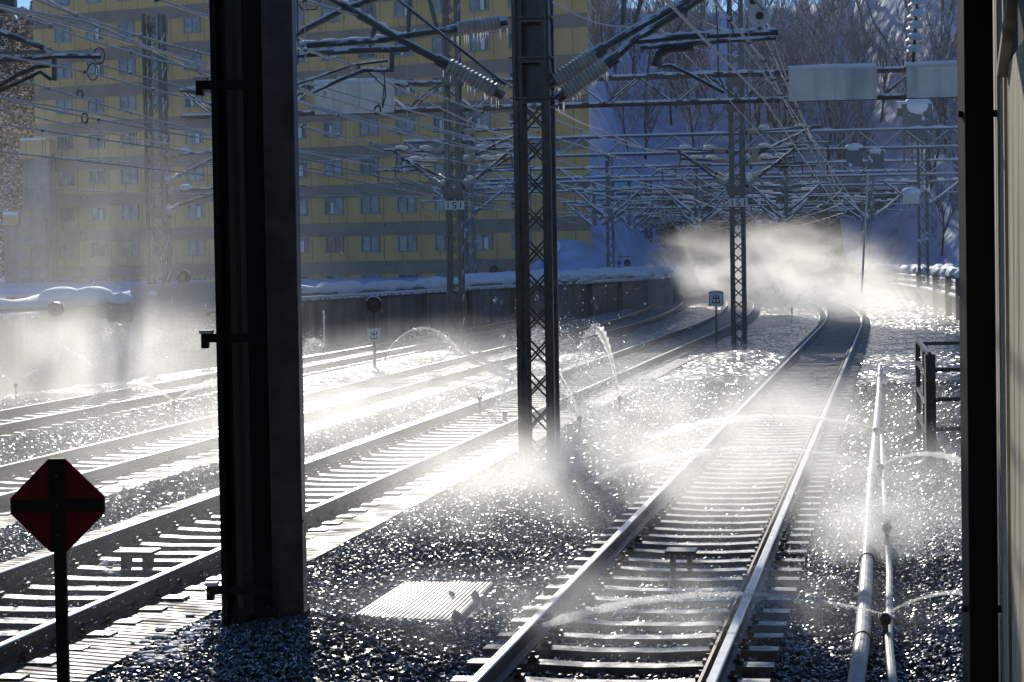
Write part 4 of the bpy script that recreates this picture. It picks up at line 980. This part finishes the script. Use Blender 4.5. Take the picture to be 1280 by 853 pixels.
# heap of snow on the ledge behind the mast
mb = MB()
for k in range(420):
    D = random.uniform(106, 150); p = yd(cu('L', D)-abs(random.gauss(0, 1.6))-.2, D, 1.85+random.uniform(-.1, .25)); mb.ball(p, random.uniform(.2, .65), (1.5, 1.5, .5), 8, 5, .12)
for k in range(16): x = random.uniform(596, 640); mb.ball(at(x, 349+random.uniform(-2, 2), 110), random.uniform(.25, .5), (1.3, 1, .6), 9, 6, .1)
tag(mb.build('snow', M['snow'], smooth=True), 'lumpy snow lying on the ledge of the left wall', kind='stuff')

# ================================================================ GROUND FURNITURE
# railing at right
rl = thing('steel_railing', gnd(1160, 585), 'grey steel railing with four horizontal bars at the right behind the post', 'railing')
a = gnd(1160, 588); dA = a.y; b = Vector((6.35, 34.6, 0)); 
def zz_(y, X, D): return at(X, y, D).z
for (x, y, D, th) in ((1162, 443, dA, .13), (1147, 429, 34.6, .07), (1155, 437, 32.3, .05)):
    p = at(x, y, D); MB().bar((p.x, D, -.1), (p.x, D, p.z), th, th, up=Vector((0, 1, 0))).build('post', M['steel_dark'], rl)
p0 = at(1147, 430, 34.6); p1 = at(1162, 443, dA)
for k, f in enumerate((1, .78, .52, .26)):
    z = p1.z*f; MB().bar((p0.x, 34.6, z), (p1.x, dA, z), .05, .05).build('rail_bar', M['steel_dark'], rl)
for k, y in enumerate((431, 463, 500, 537)):
    q0 = at(1150, y, dA+(2 if k == 0 else 0)); MB().bar((at(1147, y, 34.6).x if k == 0 else p1.x, 34.6 if k == 0 else q0.y, at(1147, 430, 34.6).z if k == 0 else q0.z), (p1.x+4, (34.9 if k == 0 else q0.y+.3), (at(1147, 430, 34.6).z if k == 0 else q0.z)), .055, .055).build('rail_bar', M['steel_dark'], rl)
# pipes along the right of the near track
pp = thing('water_main', gnd(1075, 800), 'thick pale pipe lying along the right of the near track', 'pipe')
P_ = [gnd(x, y, .1) for x, y in ((1063, 900), (1078, 800), (1084, 700), (1089, 600), (1095, 540), (1099, 490), (1100, 458))]
MB().tube(P_, .058, 14).build('pipe', M['pipe'], pp)
for k in range(5): 
    q = P_[1].lerp(P_[2], 0) if k == 0 else P_[k+1]; mb = MB(); mb.disc(q, T, .068, .03, 16); mb.build('collar', M['steel_dark'], pp)
p2 = thing('hose_pipe', gnd(1113, 800), 'thinner pale pipe beside the thick one at right', 'pipe')
P2 = [gnd(x, y, .12) for x, y in ((1120, 900), (1111, 800), (1112, 720), (1107, 640), (1104, 590), (1102, 545))]
MB().tube(P2, .030, 10).build('pipe', M['pipe'], p2)
# plate in the ballast
pl = thing('ribbed_cover_plate', gnd(532, 757), 'pale ribbed cover plate lying in the ballast between the tracks', 'cover')
cn = [gnd(441, 775), gnd(505, 733), gnd(616, 733), gnd(568, 781)]; _zp = .0; cn = [gnd(x, y, _zp) for x, y in ((441, 775), (505, 733), (616, 733), (568, 781))]
MB().prism([c+Vector((0, 0, -.02)) for c in cn][::-1], (0, 0, .05)).build('plate', M['frp'], pl)
mb = MB()
for k in range(22):
    t = (k+.5)/22; a_, b_ = cn[0].lerp(cn[3], t), cn[1].lerp(cn[2], t); mb.bar(a_+Vector((0, 0, .033)), b_+Vector((0, 0, .033)), .018, .012)
mb.build('rib', M['frp'], pl)['kind'] = 'stuff'
for k, (x, y, r) in enumerate(((565, 743, .035), (594, 745, .05), (570, 770, .06))):
    c = gnd(x, y, _zp+.06); tag(scatter(np.array([[0, 0, 0]]), np.array([r]), ICO, ICF, M['stone'], 'stone'), 'dark stone lying on the cover plate, %s' % ['the small one near its far edge', 'the larger one near its far right corner', 'the flat one at its near right edge'][k], 'stone', 'stones on the cover plate').location = c
# track beacons
for k, (x, y, wpx, u) in enumerate(((172, 712, 50, 0), (624, 527, 26, 0), (975, 521, 24, 0), (852, 712, 38, 0))):
    c = gnd(x, y, .0); w_ = wpx*c.y/F; root = thing('track_beacon', c, ['small table-like beacon between the rails of the second track, left of the big column', 'small beacon between the rails just left of the central mast', 'small far beacon between the rails of the nearest track', 'near beacon between the rails of the nearest track'][k], 'beacon', 'beacons fixed between the rails')
    MB().box(c+Vector((0, 0, .17)), (w_, .3, .03), YAW).build('top_plate', M['steel_dark'], root)
    for s in (-1, 1): MB().box(c+N*s*w_*.28+Vector((0, 0, .075)), (w_*.12, .22, .17), YAW).build('leg', M['steel_dark'], root)
# slush heaps left
mb = MB()
for (x, y, s, n) in ((134, 712, .05, 22), (215, 820, .05, 150), (255, 800, .05, 120), (60, 700, .04, 14)):
    for k in range(n):
        c = gnd(x+random.gauss(0, 26 if n > 30 else 6), y+random.gauss(0, 11 if n > 30 else 3)); mb.ball(c+Vector((0, 0, random.uniform(-.01, .03))), s*random.uniform(.3, .9), (1.3, 1.3, .4), 7, 5, .3)
tag(mb.build('snow', M['snow'], smooth=True), 'slushy remnants of snow beside the second track', kind='stuff')

# ================================================================ WATER
def jet_points(p0, d, speed, elev, n, spread, gap=.0):
    """droplets riding along a thrown jet: tight near the nozzle, breaking up and raining down further out"""
    d = Vector(d).normalized(); out = []
    tm0 = (speed*sin(elev)+sqrt((speed*sin(elev))**2+2*9.8*max(p0.z, .01)))/9.8
    for i in range(n):
        k = spread*(.25 if random.random() < .6 else 1)
        sp = speed*random.gauss(1, k*.35); el = elev+random.gauss(0, k*.3); dd = Matrix.Rotation(random.gauss(0, k*.35), 3, 'Z') @ d
        vz, vh = sp*sin(el), sp*cos(el); tm = (vz+sqrt(max(0, vz*vz)+2*9.8*max(p0.z, .01)))/9.8; t = random.random()**.75*tm
        p = p0+dd*vh*t+Vector((0, 0, vz*t-4.9*t*t))
        if random.random() < .3: p.z = max(.01, p.z-random.expovariate(4))
        out.append(p)
    return out
VJ = {}
def jet_volume(p0, d, speed, elev, r0, r1, dens, parent, part=1.0):
    d = Vector(d).normalized(); tm = (speed*sin(elev)+sqrt((speed*sin(elev))**2+2*9.8*max(p0.z, .01)))/9.8*.97
    pts = []; rr = []; n = 26
    for i in range(n+1):
        t = tm*part*i/n; f = i/n; pts.append(p0+d*speed*cos(elev)*t+Vector((0, 0, speed*sin(elev)*t-4.9*t*t))); rr.append((r0+(r1-r0)*f**1.3)*(1+.35*math.sin(i*2.1)*f)*(1 if f < .85 else (1-f)/.15+.05))
    if dens not in VJ:
        m = bpy.data.materials.new('jet_spray'); m.use_nodes = True; n_ = m.node_tree.nodes; n_.remove(n_['Principled BSDF'])
        pv = n_.new('ShaderNodeVolumePrincipled'); pv.inputs['Density'].default_value = dens; pv.inputs['Anisotropy'].default_value = .7; pv.inputs['Color'].default_value = (1, .995, .98, 1)
        m.node_tree.links.new(pv.outputs[0], n_['Material Output'].inputs['Volume']); VJ[dens] = m
    mb = MB(); mb.tube(pts, rr, 10); o = mb.build('water_jet', VJ[dens], parent); o['kind'] = 'stuff'
def droplets(pts, r0, r1, name, parent=None):
    P_ = np.array([tuple(p) for p in pts]); n = len(P_); r = rng.uniform(r0, r1, n)*np.where(rng.random(n) < .08, 1.7, 1)
    off = np.array(parent['_o']) if parent is not None else np.zeros(3)
    o = scatter(P_-off, r, FLK, FLF, M['water'], name, (.7, 1), .1)
    if parent is not None: o.parent = parent
    o['kind'] = 'stuff'; return o
def sprinkler(base, label, jets, hh=.35, rs=(.004, .008)):
    rs = (rs[0]*1.5, rs[1]*1.6)
    root = thing('sprinkler', base, label, 'sprinkler', 'snow-melting sprinklers')
    MB().tube([base-Vector((0, 0, .1)), base+Vector((0, 0, hh))], .022, 8).build('riser', M['steel_dark'], root)
    mb = MB(); mb.tube([base+Vector((0, 0, hh-.02)), base+Vector((0, 0, hh+.03)), base+Vector((0, 0, hh+.06))], [.035, .05, .02], 10); mb.build('nozzle', M['steel_dark'], root)
    top = base+Vector((0, 0, hh+.05))
    for (d, sp, el, n, spread) in jets:
        if spread < .2 and base.y < 60: k_ = base.y/27; jet_volume(top, d, sp, R(el), .012*max(k_, .8), .075*(k_ if k_ > .9 else .55), round(14/max(k_, 1), 1), root, 1.0 if base.x > 2 else .45)
        droplets(jet_points(top, d, sp, R(el), int(n*1.7), spread*(.8 if spread < .13 else 1)), rs[0], rs[1], 'water_jet', root)
    return root
Lf, Rt = -N, N
b1 = gnd(1107, 815); sprinkler(b1, 'near sprinkler by the thin pipe at the lower right', [(Lf+T*.05, 6.6, 14, 3200, .15), (Rt+T*.2, 3.4, 30, 500, .06)], .22, (.002, .005))
b2 = gnd(1101, 612); sprinkler(b2, 'middle sprinkler by the thin pipe, arching over the near track', [(Lf, 7.6, 15, 3000, .16), (Rt+T*.1, 3.6, 26, 450, .05)], .25, (.003, .007))
b3 = gnd(1095, 556); sprinkler(b3, 'sprinkler at the far end of the thin pipe', [(Lf+T*.1, 8.0, 13, 2400, .16)], .2, (.003, .008))
b4 = gnd(1109, 700); sprinkler(b4, 'sprinkler bursting into a bright ball of spray beside the thick pipe', [((random.gauss(0, 1), random.gauss(0, 1), 0), 2.6, 50, 1400, 2.2) for _ in range(7)], .28, (.002, .006))
b5 = gnd(725, 548); sprinkler(b5, 'sprinkler just right of the central mast, arching left', [(Lf*1+T*.4, 4.6, 66, 2200, .10), ((1, .2, 0), 2.2, 60, 800, .9)], .3, (.004, .011))
b6 = gnd(775, 524); sprinkler(b6, 'sprinkler throwing an upright plume right of the central mast', [(Lf, 5.0, 80, 1500, .08), (Lf+T, 3.8, 62, 900, .5), ((1, 0, 0), 3, 55, 1200, .7)], .35, (.004, .011))
b7 = gnd(218, 525); sprinkler(b7, 'sprinkler between the far tracks left of the big column', [(Lf, 4.2, 36, 900, .06), (Rt+T*.3, 4.4, 36, 900, .06)], .3, (.004, .010))
b8 = gnd(482, 452); sprinkler(b8, 'sprinkler shooting a single jet up right, beside the round signal lamp', [(Rt+T*.1, 4.7, 52, 1000, .09)], .2, (.007, .016))
b9 = gnd(405, 445); sprinkler(b9, 'sprinkler with a short white plume left of the round signal lamp', [((0, 1, 0), 4.4, 86, 900, .12), ((-1, 0, 0), 2.6, 60, 700, .8)], .2, (.007, .016))
ba = gnd(600, 520); sprinkler(ba, 'sprinkler spraying loose droplets left of the central mast', [(Rt, 5.4, 62, 2200, .55)], .3, (.004, .011))
bb = gnd(120, 478); sprinkler(bb, 'sprinkler in the mist under the snowy tanks', [(Lf, 6.5, 40, 2600, .5), (Rt, 6.5, 38, 2600, .5), (T, 5, 60, 1600, .8)], .3, (.005, .012))
bc = gnd(20, 500); sprinkler(bc, 'sprinkler in the mist at the far left edge', [(Lf, 6, 40, 1500, .5), (Rt, 6.5, 36, 2200, .5)], .3, (.005, .012))
bd = gnd(990, 398); sprinkler(bd, 'far sprinkler beside the curving rails before the mist bank', [(Lf, 5, 60, 260, .6), (Rt, 5, 60, 260, .6)], .4, (.010, .018))
be = gnd(842, 374); sprinkler(be, 'far sprinkler with a white fan of water near the tunnel', [((random.gauss(0, 1), random.gauss(0, 1), 0), 6, 60, 500, .5) for _ in range(6)], .4, (.02, .045))
# fine spray hanging over the sunlit yard
pts = []
for k in range(95000):
    d = 15+32*random.random()**.8; x = random.uniform(-.24, .24)*d; u = x-SL*d
    s = .5+.5*math.sin(u*1.1+d*.35)*math.sin(d*.22+1.3)
    if random.random() > .15+.85*s: continue
    pts.append(Vector((x, d, abs(random.gauss(0, .28))+.02)))
tag(droplets(pts, .002, .006, 'water_spray'), 'fine glittering droplets drifting low over the tracks')

# ---- mist banks: soft closed volumes
def mist(c, r, dens, label, nscale=.5, lo=.35, hi=.7, seed=0, aniso=.72, yaw=YAW, step=1, flat=1.0):
    mb = MB(); mb.ball((0, 0, 0), 1, n=16, m_=10); o = mb.build('spray_mist', mat_mist('spray_mist_%d' % seed, dens, nscale, lo, hi, seed, aniso, step, flat))
    o.location = c; o.scale = r; o.rotation_euler = (0, 0, yaw); tag(o, label, kind='stuff'); return o
mist(yd(-5.5, 140, .3), (11.5, 28, 5.6), .24, 'bright sunlit bank of spray before the tunnel', .3, .44, .64, 1, flat=1.8)
mist(yd(-1.5, 106, .3), (8, 32, 2.0), .13, 'spray drifting over the right wall and tracks', .4, .38, .68, 2)
mist(yd(-18.5, 50, .6), (5.5, 11, 1.9), .24, 'pale mist over the farthest tracks at left', .6, .38, .68, 3)
mist(yd(-19.5, 52, 2.0), (8, 9, 6), .03, 'thin veil of mist before the yellow block', .3, .3, .7, 4)
mist(yd(-9.5, 36, .3), (3.2, 14, .75), .2, 'low steam over the second and third tracks', 1.0, .42, .68, 5)
mist(yd(-2.8, 27.5, .25), (5.0, 7, .9), .5, 'band of spray across the near track', .9, .4, .68, 6)
mist(yd(-2.2, 36, .3), (4.2, 6, .9), .3, 'further band of spray across the near track', .9, .42, .7, 7)
mist(yd(-2.2, 17.3, .15), (3.2, 2.0, .45), .8, 'thin band of spray across the rails in the foreground', 1.6, .42, .7, 8)
mist(b4+Vector((-.2, -.1, .3)), (.8, .9, .45), 2.2, 'ball of fine spray at the thick pipe', 2.5, .3, .7, 9)
mist(b6+Vector((.6, 0, .4)), (1.2, 1.0, .7), .5, 'puff of spray right of the central mast', 1.6, .35, .7, 10)
mist(yd(-11, 56, .5), (6, 12, 1.2), .07, 'faint steam around the round signal lamp', .6, .4, .68, 11)
mist(yd(-9, 38, .3), (11, 26, 1.2), .075, 'thin low spray over the whole yard', .7, .35, .7, 12)
mist(yd(.6, 23, .15), (1.9, 5, .55), .28, 'spray along the thick pipe', 1.1, .4, .68, 13)
mist(yd(-4.4, 25.5, .2), (1.6, 5, .6), .35, 'spray at the foot of the central mast', 1.2, .42, .68, 14)
# ---- haze
mb = MB(); mb.box((0, 0, 0), (240, 280, 48)); hzb = mb.build('haze', bpy.data.materials.new('air')); hzb.location = (10, 118, 22.0)
am = hzb.data.materials[0]; am.use_nodes = True; n_ = am.node_tree.nodes; n_.remove(n_['Principled BSDF']); pv = n_.new('ShaderNodeVolumePrincipled'); pv.inputs['Density'].default_value = .00010; pv.inputs['Anisotropy'].default_value = .6; pv.inputs['Color'].default_value = (.95, .96, 1, 1)
am.node_tree.links.new(pv.outputs[0], n_['Material Output'].inputs['Volume']); hzb['kind'] = 'stuff'; hzb['label'] = 'thin cold haze in the air over the whole yard'
for o in bpy.data.objects:
    if '_o' in o: del o['_o']
